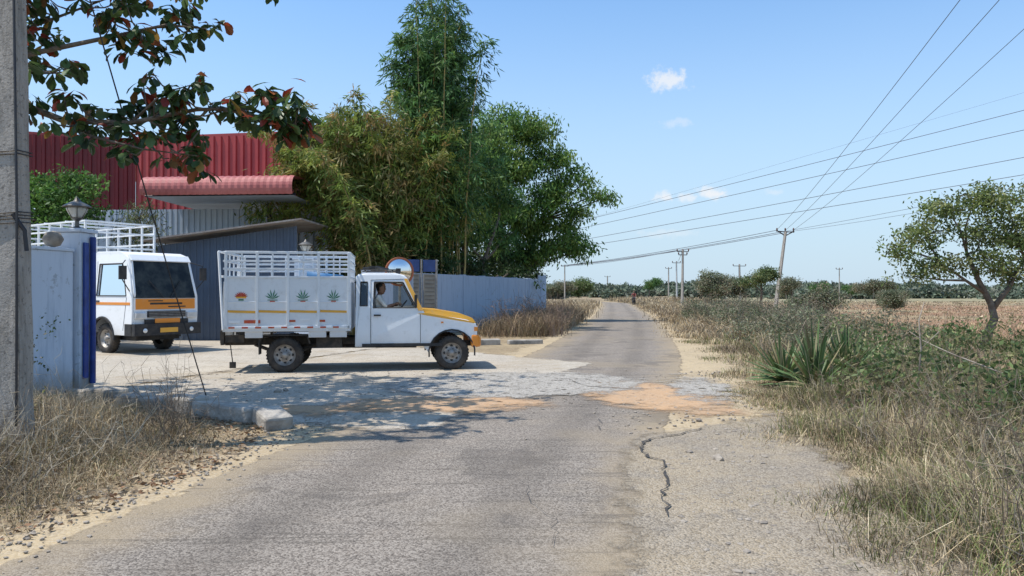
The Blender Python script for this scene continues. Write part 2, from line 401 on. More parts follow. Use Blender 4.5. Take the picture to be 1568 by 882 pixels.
pts=[(-5.2,21.4),(-4.6,23.0),(-2.75,28.0),(-1.2,32.2),(.2,36.2),(1.5,40.0)]
for a,b in zip(pts[1:-1],pts[2:]): wall(mb,a,b,2.27,.2)
wall(mb,(1.5,40),(-12,50),2.27,.2)
mb.build('wall_body',[M_wallg],parent=e,bevel=.01)
mb=MB()
for p in np.linspace(0,1,7)[1:-1]:
    q=np.array((-2.75,28.0))*(1-p)+np.array((1.5,40.0))*p; mb.box((q[0]+.03,q[1]-.02,1.15),(.24,.24,2.30),Matrix.Rotation(1.23,4,'Z'))
mb.build('wall_piers',[M_wallg],parent=e,bevel=.01)
mb=MB(); mb.box((1.62,40.1,1.25),(.45,.45,2.5)); mb.build('end_pier',[M_wall],parent=e,bevel=.01)
mb=MB(); mb.box((-5.86,21.0,1.25),(.5,.5,2.5)); mb.box((-5.86,21.0,2.53),(.6,.6,.06)); mb.build('gate_pillar',[M_wall],parent=e,bevel=.012)
M_dark=simple('dark_metal',(.04,.04,.045),(.06,.055,.05),5,.5,.4); M_lampglass=simple('lamp_glass',(.55,.55,.5),(.4,.4,.36),3,.15,spec=.8,bstr=0)
M_bronze=simple('lamp_bronze',(.16,.15,.13),(.1,.09,.08),6,.45,.5)
def gate_lamp(x,y,z):
    e=empty('gate_lamp',(x,y,z)); e.scale=(.9,.9,.85)
    mb=MB(); I=Matrix.Identity(4)
    mb.lathe([(0,0),(.12,0),(.12,.03),(.04,.06),(.035,.16),(.09,.2),(.10,.22)],I,16); mb.lathe([(.23,.42),(.24,.44),(.15,.50),(.07,.54),(.03,.6),(0,.64)],I,16)
    for k in range(6): 
        a=k*math.pi/3; mb.tube([(.10*math.cos(a),.10*math.sin(a),.22),(.19*math.cos(a),.19*math.sin(a),.43)],.010,4)
    mb.build('frame',[M_bronze],parent=e)
    mb=MB(); mb.lathe([(0,.215),(.09,.22),(.135,.3),(.175,.38),(.18,.42),(0,.425)],I,16); mb.build('glass',[M_lampglass],True,parent=e)
gate_lamp(-7.12,12.1,2.62); gate_lamp(-5.86,21.0,2.56)
mb=MB(); mb.lathe([(0,-.13),(.1,-.1),(.15,0),(.1,.1),(0,.13)],Matrix.Translation((-7.14,11.5,2.42)),12); mb.build('stone_finial',[M_stone],True)
e=empty('painted_mask',(-7.18,10.75,1.72),0.0)
mb=MB(); R=Matrix.Rotation(math.radians(90),4,'Y')
mb.lathe([(0,.09),(.10,.07),(.15,.03),(.17,0)],R@Matrix.Scale(1.25,4,(1,0,0)),16)
mb.build('face',[simple('mask_blue',(.03,.06,.2))],True,parent=e)
mb=MB()
for s in(-1,1): mb.lathe([(0,.03),(.03,.02),(.04,0)],Matrix.Translation((.08,s*.06,.06))@R,10)
mb.lathe([(0,.02),(.07,.01),(.08,0)],Matrix.Translation((.075,0,-.08))@R@Matrix.Scale(.5,4,(1,0,0)),10)
mb.build('features',[simple('mask_red',(.6,.10,.03))],True,parent=e)
mb=MB(); 
for k in range(7): mb.tube([(.02,(k-3)*.045,.17),(.03,(k-3)*.06,.26)],.02,5)
mb.build('crown',[simple('mask_yellow',(.7,.4,.05))],parent=e)
# ---------------------------------------------------------------- factory building
def corr(mb,a,b,z0,z1,pitch=.3,dep=.05,mat=0,ztop=None):
    a=np.array(a,float);b=np.array(b,float);L=np.linalg.norm(b-a);d=(b-a)/L;n=np.array([d[1],-d[0]])
    s=0;P=[]
    while s<L:
        for t,o in((0,0),(.5,0),(.6,1),(.9,1),):
            if s+t*pitch<=L: P.append((s+t*pitch,o))
        s+=pitch
    V=[];F=[]
    for i,(t,o) in enumerate(P):
        q=a+d*t+n*o*dep; zt=z1 if ztop is None else z1+(ztop-z1)*t/L
        V+=[(q[0],q[1],z0),(q[0],q[1],zt)]
    F=[(2*i,2*i+2,2*i+3,2*i+1) for i in range(len(P)-1)]
    mb.add(V,F,mat)
M_red=simple('red_metal_sheet',(.40,.06,.055),(.32,.045,.045),.6,.45,0,bs=4,bstr=.05,spec=.4)
M_redshade=simple('red_sheet_shaded',(.19,.02,.022),(.145,.018,.02),.6,.5,0,bs=4,bstr=.05)  # same red sheet darkened: shade of the left wall segment painted into colour
M_grey=simple('grey_metal_sheet',(.40,.46,.52),(.33,.37,.41),.5,.5,.2,bs=4,bstr=.05)
M_bg=simple('bluegrey_sheet',(.085,.115,.16),(.07,.09,.125),.5,.6,.1,bs=4,bstr=.05)
e=empty('factory_building')
XE=-7.6
mb=MB()
corr(mb,(-24,30.3),(-16.9,33.2),5.2,8.35,.35,.07,1); corr(mb,(-16.9,33.2),(XE,31.7),5.2,8.45,.35,.07,0)
mb.build('red_cladding',[M_red,M_redshade],parent=e)
mb=MB(); corr(mb,(-26,30.2),(-16.9,33.6),0,5.2,.35,.05,0); corr(mb,(-16.9,33.5),(XE,32.0),0,5.2,.35,.05,0); corr(mb,(XE,32),(XE,60),0,8.4,.35,.05,0); mb.build('grey_cladding',[M_grey],parent=e)
mb=MB(); wall(mb,(-24,30.45),(-16.9,33.35),.12,.2,0,8.36); wall(mb,(-16.9,33.35),(XE,31.85),.12,.2,0,8.46)
mb.quad((-24,30.6,8.4),(-16.9,33.5,8.4),(-16.9,60,8.8),(-24,60,8.8)); mb.quad((-16.9,33.5,8.45),(XE,32,8.45),(XE,60,8.8),(-16.9,60,8.8)); mb.build('roof',[M_red],parent=e)
mb=MB(); V=[];F=[];ns=48
prof=arc(0,0,.42,95,-35,9); W_=5.4
for i in range(ns+1):
    t=i/ns; x=-12.9+W_*t; y=26.0-.4*t; o=.06 if i%2 else 0
    for (py,pz) in prof: V.append((x,y+.0-py*(1+o),5.2+pz*(1+o)))
m_=len(prof)
for i in range(ns):
    for k in range(m_-1): F.append((i*m_+k,(i+1)*m_+k,(i+1)*m_+k+1,i*m_+k+1))
mb.add(V,F,0)
mb.quad((-12.9,26.0,5.62),(-12.9+W_,25.6,5.62),(-12.9+W_,31.2,6.0),(-12.9,32.4,6.0),0)
mb.build('canopy_roof',[simple('faded_red_sheet',(.44,.14,.12),(.34,.09,.08),.8,.5,bs=5,bstr=.05)],False,parent=e)
mb=MB(); mb.quad((-12.8,25.8,4.93),(-12.9+W_,25.4,4.93),(-12.9+W_,31.2,4.93),(-12.8,32.2,4.93)); mb.build('canopy_soffit',[M_grey],parent=e)
mb=MB(); 
for x in(-9.0,): mb.tube([(x,27.4,0),(x,27.4,4.9)],.08,6)
mb.tube([(-12.9,26,4.98),(-12.9+W_,25.6,4.98)],.05,4); mb.build('canopy_frame',[M_dark],parent=e)
mb=MB(); corr(mb,(-15.6,28.4),(-9.5,28.0),0,4.75,.22,.03,0); mb.build('side_cladding',[M_grey],parent=e)
e=empty('metal_shed')
mb=MB(); corr(mb,(-11.6,24.2),(-6.9,24.0),0,3.1,.22,.03,0,3.75); mb.build('front_cladding',[M_bg],parent=e)
mb=MB(); V=[(-12.0,23.7,3.22),(-6.7,23.5,3.90),(-6.7,27.5,3.95),(-12.0,27.7,3.3)]
mb.add(V+[(x,y,z+.05) for x,y,z in V],[(0,1,2,3),(7,6,5,4),(0,4,5,1),(1,5,6,2),(2,6,7,3),(3,7,4,0)]); mb.build('roof',[simple('rusty_roof',(.25,.2,.17),(.35,.33,.3),2,.7)],parent=e)
mb=MB(); corr(mb,(-11.6,27.6),(-11.6,24.2),0,3.1,.22,.03,0); mb.build('side_cladding',[M_bg],parent=e)
mb=MB()
for k in range(4): mb.lathe([(.0,0),(.16,0),(.19,.2),(.17,.42),(.2,.45),(0,.45)],Matrix.Translation((-8.9+k*.38,23.2,.0)),14)
mb.build('concrete_planters',[simple('pale_concrete',(.5,.5,.47))],True)
# ---------------------------------------------------------------- vehicles
def paint(name,c,dirt=.5,zt=.9):
    m,nt,co=start(name); s=nd(nt,'ShaderNodeSeparateXYZ',{0:co})
    f=ma(nt,'MULTIPLY',sm(nt,ma(nt,'ADD',s.outputs[2],ma(nt,'MULTIPLY',nz(nt,co,3,4,.7),.5)),zt+.35,zt-.25),dirt)
    cc=mixc(nt,f,c,(.36,.29,.21))
    cc=mixc(nt,ma(nt,'MULTIPLY',sm(nt,nz(nt,co,6,4,.75),.5,.8),.3),cc,(.4,.36,.3))
    finish(nt,cc,.32,0,None,spec=.5,coat=.25); return m
M_white=paint('white_paint',(.84,.85,.85),.5,.75); M_yel=paint('yellow_paint',(.80,.40,.04),.2,.6); M_or2=paint('orange_paint',(.75,.25,.02),.3,.6)
M_body=paint('cargo_white',(.78,.79,.79),.45,.95)
M_tyre=simple('tyre_rubber',(.035,.032,.03),(.09,.075,.06),5,.9,bs=60,bstr=.4)
M_rim=simple('rim_steel',(.42,.40,.37),(.25,.22,.19),8,.5,.4)
M_black=simple('black_trim',(.02,.02,.022),(.05,.045,.04),6,.6)
M_chas=simple('chassis_dirty',(.035,.033,.03),(.10,.08,.06),6,.85)
M_green=simple('green_art',(.03,.22,.10),(.02,.16,.08),5,.5); M_redart=simple('red_art',(.55,.05,.03),(.5,.12,.03),9,.5)
M_seat=simple('seat_fabric',(.09,.085,.08)); M_lens=simple('headlamp_lens',(.75,.78,.8),(.6,.6,.6),3,.08,.3,bstr=0,spec=.9)
m,nt,co=start('window_glass')
t=nd(nt,'ShaderNodeBsdfTransparent',{0:(.50,.54,.53,1)}); g=nd(nt,'ShaderNodeBsdfGlossy',{0:(.9,.95,1,1),'Roughness':.03})
fr=nd(nt,'ShaderNodeFresnel',{'IOR':1.6}); x=nd(nt,'ShaderNodeMixShader',{0:fr.outputs[0],1:t.outputs[0],2:g.outputs[0]}); nd(nt,'ShaderNodeOutputMaterial',{0:x.outputs[0]}); M_glass=m
def wheel(parent,x,y,r,w,side,name):
    R=Matrix.Translation((x,y,r))@Matrix.Rotation(math.radians(90 if side<0 else -90),4,'X')
    mb=MB(); h=w/2; ri=r*.60
    mb.lathe([(ri,-h),(r*.85,-h),(r*.96,-h*.8),(r,-h*.5),(r,h*.5),(r*.96,h*.8),(r*.85,h),(r*.7,h*.98),(ri,h*.8)],R,32,0)
    for k in range(32):
        a=2*math.pi*k/32; q=R@Vector((r*math.cos(a),r*math.sin(a),0)); mb.box(q,(.012,w*.85,.03),Matrix.Rotation(-a if side<0 else a,4,'Y'),0)
    mb.lathe([(ri,h*.8),(ri*.97,h*.55),(ri*.85,h*.35),(ri*.8,h*.1),(ri*.55,h*.25),(ri*.3,h*.5),(ri*.28,h*.75),(0,h*.8)],R,32,1)
    for k in range(8):
        a=2*math.pi*k/8; mb.lathe([(.028,h*.16),(.028,h*.2),(0,h*.2)],R@Matrix.Translation((ri*.68*math.cos(a),ri*.68*math.sin(a),0)),8,2)
    for k in range(5):
        a=2*math.pi*k/5; mb.lathe([(.012,h*.3),(.012,h*.55),(0,h*.55)],R@Matrix.Translation((ri*.42*math.cos(a),ri*.42*math.sin(a),0)),6,0)
    mb.build(name,[M_tyre,M_rim,M_black],True,parent=parent,fixn=False)
def skin_fig(name,J,E,R,bonemat,mats,parent,sub=2):
    me=bpy.data.meshes.new(name); me.from_pydata(J,E,[]); ob=bpy.data.objects.new(name,me); COL.objects.link(ob)
    sk=ob.modifiers.new('s','SKIN')
    if not me.skin_vertices: return ob
    for i,r in enumerate(R): me.skin_vertices[0].data[i].radius=(r[0],r[1]) if isinstance(r,tuple) else (r,r)
    me.skin_vertices[0].data[0].use_root=True
    ss=ob.modifiers.new('u','SUBSURF'); ss.levels=sub; ss.render_levels=sub
    dg=bpy.context.evaluated_depsgraph_get(); dg.update()
    m2=bpy.data.meshes.new_from_object(ob.evaluated_get(dg)); bpy.data.objects.remove(ob)
    m2.materials.clear()
    for m in mats: m2.materials.append(m)
    JJ=[Vector(j) for j in J]
    for p in m2.polygons:
        best=1e9
        for (a,b),bm_ in zip(E,bonemat):
            A,B=JJ[a],JJ[b]; t=max(0,min(1,(p.center-A).dot(B-A)/max((B-A).length_squared,1e-9))); d=(p.center-(A+(B-A)*t)).length
            if d<best: best=d; p.material_index=bm_
        p.use_smooth=True
    o=bpy.data.objects.new(name,m2); COL.objects.link(o); o.parent=parent; return o
M_skin=simple('skin_brown',(.27,.14,.085),(.23,.115,.07),4,.5,bstr=0); M_hair=simple('black_hair',(.012,.011,.01),(.02,.018,.015),30,.5); M_shirt=simple('shirt_cream',(.72,.68,.60)); M_trous=simple('trousers_dark',(.05,.05,.07))
M_shirt2=simple('shirt_maroon',(.25,.05,.04))
def head(parent,c,s,yaw=0):
    M=Matrix.Translation(c)@Matrix.Rotation(yaw,4,'Z')
    mb=MB()
    mb.lathe([(0,-.125),(.035,-.122),(.055,-.10),(.068,-.06),(.076,0),(.078,.04),(.07,.085),(.045,.112),(0,.122)],M@Matrix.Scale(1.18,4,(1,0,0)),20,0)
    mb.lathe([(0,.035),(.012,.02),(.018,0),(.0,-.004)],M@Matrix.Translation((.085,0,-.025))@Matrix.Rotation(.3,4,'Y'),8,0)
    for sd in(-1,1):
        mb.lathe([(0,.012),(.011,.006),(.014,0)],M@Matrix.Translation((.077,sd*.03,.012))@Matrix.Rotation(math.pi/2,4,'Y'),8,2)
        mb.lathe([(0,.03),(.012,.02),(.014,-.02),(0,-.03)],M@Matrix.Translation((0,sd*.08,0)),8,0)
        mb.box(M@Vector((.086,sd*.03,.036)),(.01,.035,.008),None,1)
    mb.box(M@Vector((.084,0,-.062)),(.01,.045,.01),None,3); mb.box(M@Vector((.088,0,-.048)),(.012,.05,.008),None,1)
    mb.lathe([(.081,.03),(.083,.06),(.075,.095),(.048,.122),(0,.132)],M@Matrix.Scale(1.2,4,(1,0,0))@Matrix.Rotation(-.25,4,'Y'),20,1)
    mb.lathe([(.05,-.07),(.07,-.04),(.082,.03),(.08,.06)],M@Matrix.Translation((-.018,0,0))@Matrix.Scale(1.05,4,(1,0,0)),20,1)
    mb.build('head',[M_skin,M_hair,M_black,M_redart],True,parent=parent)
def hand(mb,wr,d,up,sc=1.0,mat=0):
    wr=Vector(wr); d=Vector(d).normalized(); up=Vector(up).normalized(); s=d.cross(up).normalized()
    mb.tube([wr,wr+d*.045*sc,wr+d*.085*sc],[.024,.034,.03],8,mat)
    for k,l in enumerate((.062,.072,.068,.052)):
        o=wr+d*.08*sc+s*(k-1.5)*.019*sc; mb.tube([o,o+d*l*.5,o+d*l*.8-up*l*.35,o+d*l*.75-up*l*.7],[.009,.009,.008,.006],6,mat)
    o=wr+d*.03*sc-s*.03; mb.tube([o,o-s*.03+d*.02,o-s*.03+d*.05-up*.02],[.012,.010,.008],6,mat)
psi=math.radians(9.4)
PK=empty('pickup_truck',(0,0,0),psi)
hd=Vector((math.cos(psi),math.sin(psi),0)); lt=Vector((-math.sin(psi),math.cos(psi),0))
axl=Vector((-4.49,14.62,0)); PK.location=axl+lt*.80
def tum(x,y,z):
    if z>1.2: y-=math.copysign((z-1.2)*.17,y)
    return (x,y,z)
arch=arc(3.3,.36,.47,195,-12,14)[::1]
outer=[(1.36,.50),(2.72,.50)]+[(x,z) for x,z in arch if z>.3]+[(3.81,.58),(3.82,.85),(3.79,.95),(3.60,1.03),(2.74,1.17),(2.40,1.88),(2.26,1.95),(1.48,1.95),(1.38,1.90)]
win=[(1.72,1.28),(2.58,1.28),(2.31,1.80),(1.74,1.80)]; win2=[(1.46,1.32),(1.60,1.32),(1.60,1.80),(1.47,1.80)]
for s,nm in((-1,'side_right'),(1,'side_left')): panel(nm,outer,[win,win2],s*.83,.05,M_white,PK,tum,.012)
mb=MB()
mb.prism([(1.36,1.90),(1.42,1.955),(1.6,1.985),(2.15,1.985),(2.34,1.94),(2.40,1.88)],-.70,.70,0)
mb.box((1.385,0,1.05),(.04,1.6,.5),None,0)
mb.box((1.385,0,1.86),(.04,1.42,.12),None,0)
for s in(-1,1):
    mb.prism([(2.72,1.165),(3.60,1.028),(3.78,.955),(3.81,.84),(2.72,.84)],s*.60,s*.812,0)
mb.build('cab_shell',[M_white],parent=PK,bevel=.02,fixn=True)
mb=MB(); mb.prism([(2.66,1.255),(3.0,1.235),(3.5,1.15),(3.74,1.06),(3.815,.97),(3.815,.90),(2.66,.90)],-.598,.598,0)
for s in(-1,1):
    mb.prism([(2.62,1.22),(2.72,1.22),(2.40,1.87),(2.33,1.87)],s*.862,s*.868,0,tum)
    mb.prism([(2.60,1.16),(2.80,1.175),(3.76,.985),(3.76,.955),(2.80,1.12)],s*.857,s*.863,0)
    mb.box((2.66,s*.66,1.19),(.12,.3,.05),None,0)
mb.build('hood',[M_yel],parent=PK,bevel=.025,fixn=True)
mb=MB()
mb.box((3.84,0,.58),(.13,1.64,.22),None,0); 
for s in(-1,1): mb.box((3.78,s*.80,.60),(.18,.14,.26),None,0)
mb.build('bumper',[M_or2],parent=PK,bevel=.04)
mb=MB()
for k in range(7): mb.box((3.835,0,.72+k*.032),(.02,1.0,.014),None,0)
mb.box((3.812,0,.82),(.02,1.5,.24),None,0)
mb.box((2.2,0,.50),(3.4,.08,.12),None,0)
for s in(-1,1):
    for a,b in(((1.67,.56),(1.67,1.24)),((2.66,.56),(2.66,1.16)),((1.67,.56),(2.66,.56))):
        mb.tube([(a[0],s*.857,a[1]),(b[0],s*.857,b[1])],.005,4)
    mb.tube([tum(1.67,s*.857,1.24),tum(1.67,s*.857,1.84),tum(2.33,s*.857,1.86)],.005,4)
    mb.box((1.80,s*.868,1.13),(.14,.03,.03),None,0)
    mb.box((2.3,s*.86,.53),(1.6,.03,.06),None,0)
    mb.prism([(x,z) for x,z in arc(3.3,.36,.485,190,-8,12)]+[(x,z) for x,z in arc(3.3,.36,.455,-8,190,12)],s*.845,s*.868,0)
    mb.box((2.56,s*.97,1.42),(.05,.16,.24),None,0); mb.tube([(2.56,s*.83,1.32),(2.56,s*.95,1.36)],.012,5)
    for i in range(4):
        a,b=win[i],win[(i+1)%4]; mb.tube([tum(a[0],s*.857,a[1]),tum(b[0],s*.857,b[1])],.011,4)
    for i in range(4):
        a,b=win2[i],win2[(i+1)%4]; mb.tube([tum(a[0],s*.857,a[1]),tum(b[0],s*.857,b[1])],.011,4)
mb.tube([(1.55,-.6,2.03),(1.55,.6,2.03)],.018,5); mb.tube([(2.1,-.6,2.03),(2.1,.6,2.03)],.018,5)
for s in(-1,1): mb.tube([(1.45,s*.58,2.05),(2.2,s*.58,2.05)],.014,5)
for y in(-.5,-.2,.2,.5): mb.box((1.7,y,2.09),(.12,.12,.08),None,0)
for y in(-.45,.45): mb.box((2.22,y,2.04),(.10,.16,.09),None,0)
mb.tube([(1.5,-.3,2.08),(1.8,-.1,2.12),(2.0,.2,2.08)],.03,6)
mb.build('trim',[M_black],parent=PK)
mb=MB()
for s in(-1,1): mb.lathe([(0,.02),(.07,.015),(.09,0)],Matrix.Translation((3.825,s*.62,.84))@Matrix.Rotation(math.pi/2,4,'Y'),16)
mb.build('headlamps',[M_lens],True,parent=PK)
mb=MB()
for s in(-1,1): mb.box((3.10,s*.862,.98),(.05,.012,.03)); mb.box((3.79,s*.83,.84),(.07,.08,.08))
mb.build('indicators',[M_or2],parent=PK)
mb=MB(); mb.quad((2.735,-.80,1.19),(2.735,.80,1.19),(2.405,.71,1.88),(2.405,-.71,1.88))
mb.quad((1.375,-.7,1.32),(1.375,.7,1.32),(1.385,.66,1.79),(1.385,-.66,1.79))
for s in(-1,1):
    q=[tum(x,s*.832,z) for x,z in win2]; mb.quad(*q)
    q=[tum(x,s*.832,z) for x,z in [(2.12,1.27),(2.60,1.27),(2.32,1.81),(2.12,1.81)]]
    if s>0: mb.quad(*q)
mb.build('glass',[M_glass],parent=PK)
mb=MB()
for s in(-1,1):
    mb.box((1.75,s*.40,.95),(.5,.55,.16)); mb.box((1.52,s*.40,1.28),(.12,.52,.6),Matrix.Rotation(-.12,4,'Y')); mb.box((1.50,s*.4,1.66),(.09,.26,.16))
mb.box((2.58,0,1.12),(.25,1.5,.22)); mb.box((2.0,0,.56),(1.2,1.55,.06))
Rw=Matrix.Translation((2.28,-.46,1.28))@Matrix.Rotation(-.9,4,'Y')
mb.lathe([(.18,-.012),(.195,0),(.18,.012),(.168,0),(.18,-.012)],Rw,24); mb.tube([Rw@Vector((-.18,0,0)),Rw@Vector((.18,0,0))],.012,5); mb.tube([Rw@Vector((0,0,0)),(2.5,-.46,1.08)],.02,6)
mb.build('interior',[M_seat],parent=PK)
DR=empty('driver',(.12,-.10,.03)); DR.parent=PK
J=[(1.72,-.40,1.06),(1.70,-.40,1.22),(1.70,-.40,1.40),(1.72,-.40,1.50),(1.73,-.40,1.56),(1.70,-.22,1.46),(1.82,-.16,1.24),(2.02,-.26,1.29),(1.70,-.58,1.46),(1.86,-.62,1.26),(2.04,-.50,1.32),(1.80,-.30,1.05),(2.20,-.30,1.02),(2.30,-.30,.66),(1.80,-.50,1.05),(2.20,-.50,1.02),(2.30,-.50,.66)]
E=[(0,1),(1,2),(2,3),(3,4),(2,5),(5,6),(6,7),(2,8),(8,9),(9,10),(0,11),(11,12),(12,13),(0,14),(14,15),(15,16)]
Rr=[(.14,.11),(.14,.11),(.15,.11),.06,.05,.065,.045,.028,.065,.045,.028,.09,.065,.05,.09,.065,.05]
skin_fig('body',J,E,Rr,[0,0,0,1,0,0,1,0,0,1,2,2,2,2,2,2],[M_shirt,M_skin,M_trous],DR)
head(DR,(1.75,-.40,1.64),1,-.25)
mb=MB(); hand(mb,(2.01,-.26,1.29),(1,0,.2),(0,0,1)); hand(mb,(2.03,-.50,1.32),(1,0,.2),(0,0,1)); mb.build('hands',[M_skin],True,parent=DR)
mb=MB()
for s in(-1,1): mb.box((1.0,s*.38,.60),(4.4,.08,.14))
for x in(-1.1,-.5,.5,1.1,2.0,3.0): mb.box((x,0,.60),(.08,.8,.1))
mb.tube([(0,-.7,.345),(0,.7,.345)],.05,8); mb.lathe([(0,-.13),(.12,-.08),(.14,0),(.12,.08),(0,.13)],Matrix.Translation((0,0,.345)),12); mb.tube([(3.3,-.7,.36),(3.3,.7,.36)],.045,8)
for s in(-1,1):
    mb.tube([(-.62,s*.5,.55),(-.3,s*.5,.42),(0,s*.5,.39),(.3,s*.5,.42),(.62,s*.5,.55)],.035,4)
    mb.box((.85,s*.62,.60),(.5,.28,.24)); mb.box((-.48,s*.74,.55),(.02,.24,.36)); mb.box((-.95,s*.74,.68),(.35,.1,.14))
mb.box((-1.18,0,.62),(.06,1.6,.12)); mb.box((-1.18,-.75,.72),(.07,.12,.25)); mb.box((-1.18,.75,.72),(.07,.12,.25))
mb.tube([(1.3,.2,.5),(2.8,.1,.5)],.04,6); mb.tube([(.3,-.3,.48),(2.6,-.3,.46)],.03,6)
mb.box((0,-.75,.745),(.85,.28,.02)); mb.box((0,.75,.745),(.85,.28,.02)); 
for a in(-1,1):
    mb.box((a*.46,-.75,.66),(.02,.28,.18),Matrix.Rotation(a*-.3,4,'Y'))
mb.box((-1.0,-.7,.16),(.12,.02,.12)); mb.tube([(-1.0,-.7,.2),(-1.05,-.7,.6)],.01,4)
mb.build('chassis',[M_chas],parent=PK)
for x,n_ in((0,'wheel_rear'),(3.3,'wheel_front')):
    for s in(-1,1): wheel(PK,x,s*.73,.35,.20,s,n_)
cargo=[]
mb=MB(); y=.92
mb.box((.0,0,.86),(2.56,1.9,.07),None,0)
for s in(-1,1):
    mb.box((.01,s*y,1.39),(2.46,.035,.98),None,0)
    mb.box((.0,s*(y+.01),.905),(2.58,.07,.06),None,0)
    for x0,x1 in((-.85,-.5),(.42,.78),(.85,1.2)): mb.box(((x0+x1)/2,s*(y-.02),.765),(x1-x0,.04,.13),None,0)
    for x in(-1.22,-.605,.01,.625,1.24): 
        mb.box((x,s*(y+.015),1.63),(.05,.06,1.50),None,0)
    for x in(-.91,-.3,.32,.93): mb.box((x,s*(y+.005),2.1),(.03,.035,.52),None,0)
    for z in(1.89,2.05,2.20,2.37): mb.box((0.01,s*(y+.012),z),(2.50,.045,.04 if z<2.3 else .05),None,0)
    mb.box((.01,s*(y+.008),1.40),(2.46,.035,.03),None,0)
for x in(-1.26,1.27):
    mb.box((x,0,1.35),(.035,1.78,.9),None,0)
    for z in(1.89,2.05,2.20,2.37): mb.box((x,0,z),(.04,1.86,.04),None,0)
    for k in range(5): mb.box((x,-.8+k*.4,2.1),(.03,.035,.55),None,0)
for s in(-1,1): mb.tube([(-1.27,s*.95,.86),(-1.36,s*.95,2.38)],.028,4); 
mb.tube([(-1.36,-.95,2.38),(-1.36,.95,2.38)],.025,4); mb.tube([(-1.33,-.95,1.9),(-1.33,.95,1.9)],.025,4)
cargo.append(mb.build('cargo_body',[M_body],parent=PK,bevel=.006))
mb=MB()
for s in(-1,1):
    yy=s*(y+.026)
    for x0,x1 in((-1.18,-.64),(-.57,-.02),(.045,.59),(.66,1.2)): mb.box(((x0+x1)/2,yy,1.215),(x1-x0,.008,.045),Matrix.Rotation(.03,4,'Y'),0)
    mb.box((0,s*(y+.047),.905),(2.3,.006,.028),None,1)
    for k in range(9): mb.box((-1.1+k*.26,s*(y+.051),.905),(.12,.005,.03),None,2)
    for cxp in(-.30,.31,.93):
        for a in(-66,-40,-14,14,40,66):
            A=math.radians(a); d=Vector((math.sin(A),0,math.cos(A))); sd=Vector((d.z,0,-d.x)); o=Vector((cxp,yy,1.46)); l=.165 if abs(a)>20 else .2
            mb.quad(o,o+d*l*.55+sd*.013,o+d*l,o+d*l*.55-sd*.013,3)
        mb.box((cxp,yy,1.44),(.20,.004,.012),None,3); mb.box((cxp,yy+s*.003,1.415),(.10,.004,.02),None,2)
    for a in range(-80,81,20):
        A=math.radians(a); d=Vector((math.sin(A),0,math.cos(A)*.8)); sd=Vector((d.z,0,-d.x)); o=Vector((-.92,yy,1.50)); l=.14
        mb.quad(o,o+d*l*.6+sd*.016,o+d*l,o+d*l*.6-sd*.016,2)
    mb.box((-.92,yy,1.49),(.2,.004,.03),None,0); mb.box((-.92,yy,1.445),(.10,.004,.03),None,3)
    mb.box((-.7,s*(y+.03),1.02),(.32,.006,.06),None,2); mb.box((.35,s*(y+.03),1.06),(.2,.006,.03),None,1)
    for cxp in(.1,.7): mb.box((cxp,s*(y+.03),1.03),(.12,.005,.04),None,2)
    mb.box((-1.05,s*(y+.03),1.02),(.22,.006,.05),None,1)
cargo.append(mb.build('cargo_artwork',[M_yel,M_white,M_redart,M_green],parent=PK))
mb=MB(); mb.lathe([(0,0),(.28,0),(.28,.85),(.25,.9),(0,.9)],Matrix.Translation((.75,.3,.9)),20); mb.lathe([(0,0),(.28,0),(.28,.85),(.25,.9),(0,.9)],Matrix.Translation((.15,.4,.95)),20)
mb.box((.7,.2,1.9),(.7,.8,.18),Matrix.Rotation(.1,4,'Y'),0)
mb.build('blue_drums',[simple('blue_plastic',(.06,.20,.42))],True,parent=PK)
for o in cargo:
    o.scale=(.945,1,1); o.location=(1.26*(1-.945),0,0)
TK=empty('cargo_truck',(-9.02,19.25,0),math.radians(-31.7))
def tt(x,y,z):
    if z>1.5: y-=math.copysign((z-1.5)*.07,y)
    return (x,y,z)
archT=arc(-1.28,.42,.52,8,172,14)
outer=[(0,.60),(.03,1.1),(.02,1.5),(-.22,2.42),(-.34,2.54),(-.6,2.6),(-1.65,2.62),(-1.78,2.55),(-1.84,1.2),(-1.84,.5)]+archT[::-1]+[(-.7,.5),(-.1,.5)]
wn=[(-.22,1.50),(-1.55,1.50),(-1.5,2.32),(-.46,2.32)]
for s,nm in((-1,'side_right'),(1,'side_left')): panel(nm,outer,[wn],s*.90,.05,M_white,TK,tt,.012)
mb=MB()
mb.prism([(-.24,2.42),(-.34,2.56),(-.6,2.635),(-1.65,2.655),(-1.82,2.58),(-1.82,2.48)],-.85,.85,0)
mb.box((-1.82,0,1.5),(.04,1.74,1.9),None,0)
mb.box((.0,0,.90),(.06,1.76,.42),None,0); mb.box((.0,0,1.28),(.06,1.74,.36),None,0)
for s in(-1,1): mb.prism([(.045,1.46),(.045,1.56),(-.195,2.45),(-.27,2.45)],s*.83,s*.89,0,tt)
mb.prism([(-.17,2.38),(-.13,2.40),(-.26,2.56),(-.36,2.54)],-.84,.84,0)
mb.build('cab_shell',[M_white],parent=TK,bevel=.03,fixn=True)
mb=MB()
mb.prism([(.035,1.44),(.05,1.44),(-.185,2.40),(-.20,2.40)],-.83,.83,0)
mb.build('windscreen',[simple('dark_glass',(.010,.013,.016),(.05,.055,.05),3,.16,bstr=0,spec=.22)],parent=TK,bevel=.004)
mb=MB()
for s in(-1,1): mb.add([tt(x,s*.89,z) for x,z in wn],[(0,1,2,3)])
mb.build('side_glass',[M_glass],parent=TK)
mb=MB(); mb.box((.036,0,1.29),(.014,1.66,.27),None,0)
mb.box((.10,0,.86),(.016,.7,.12),None,0)
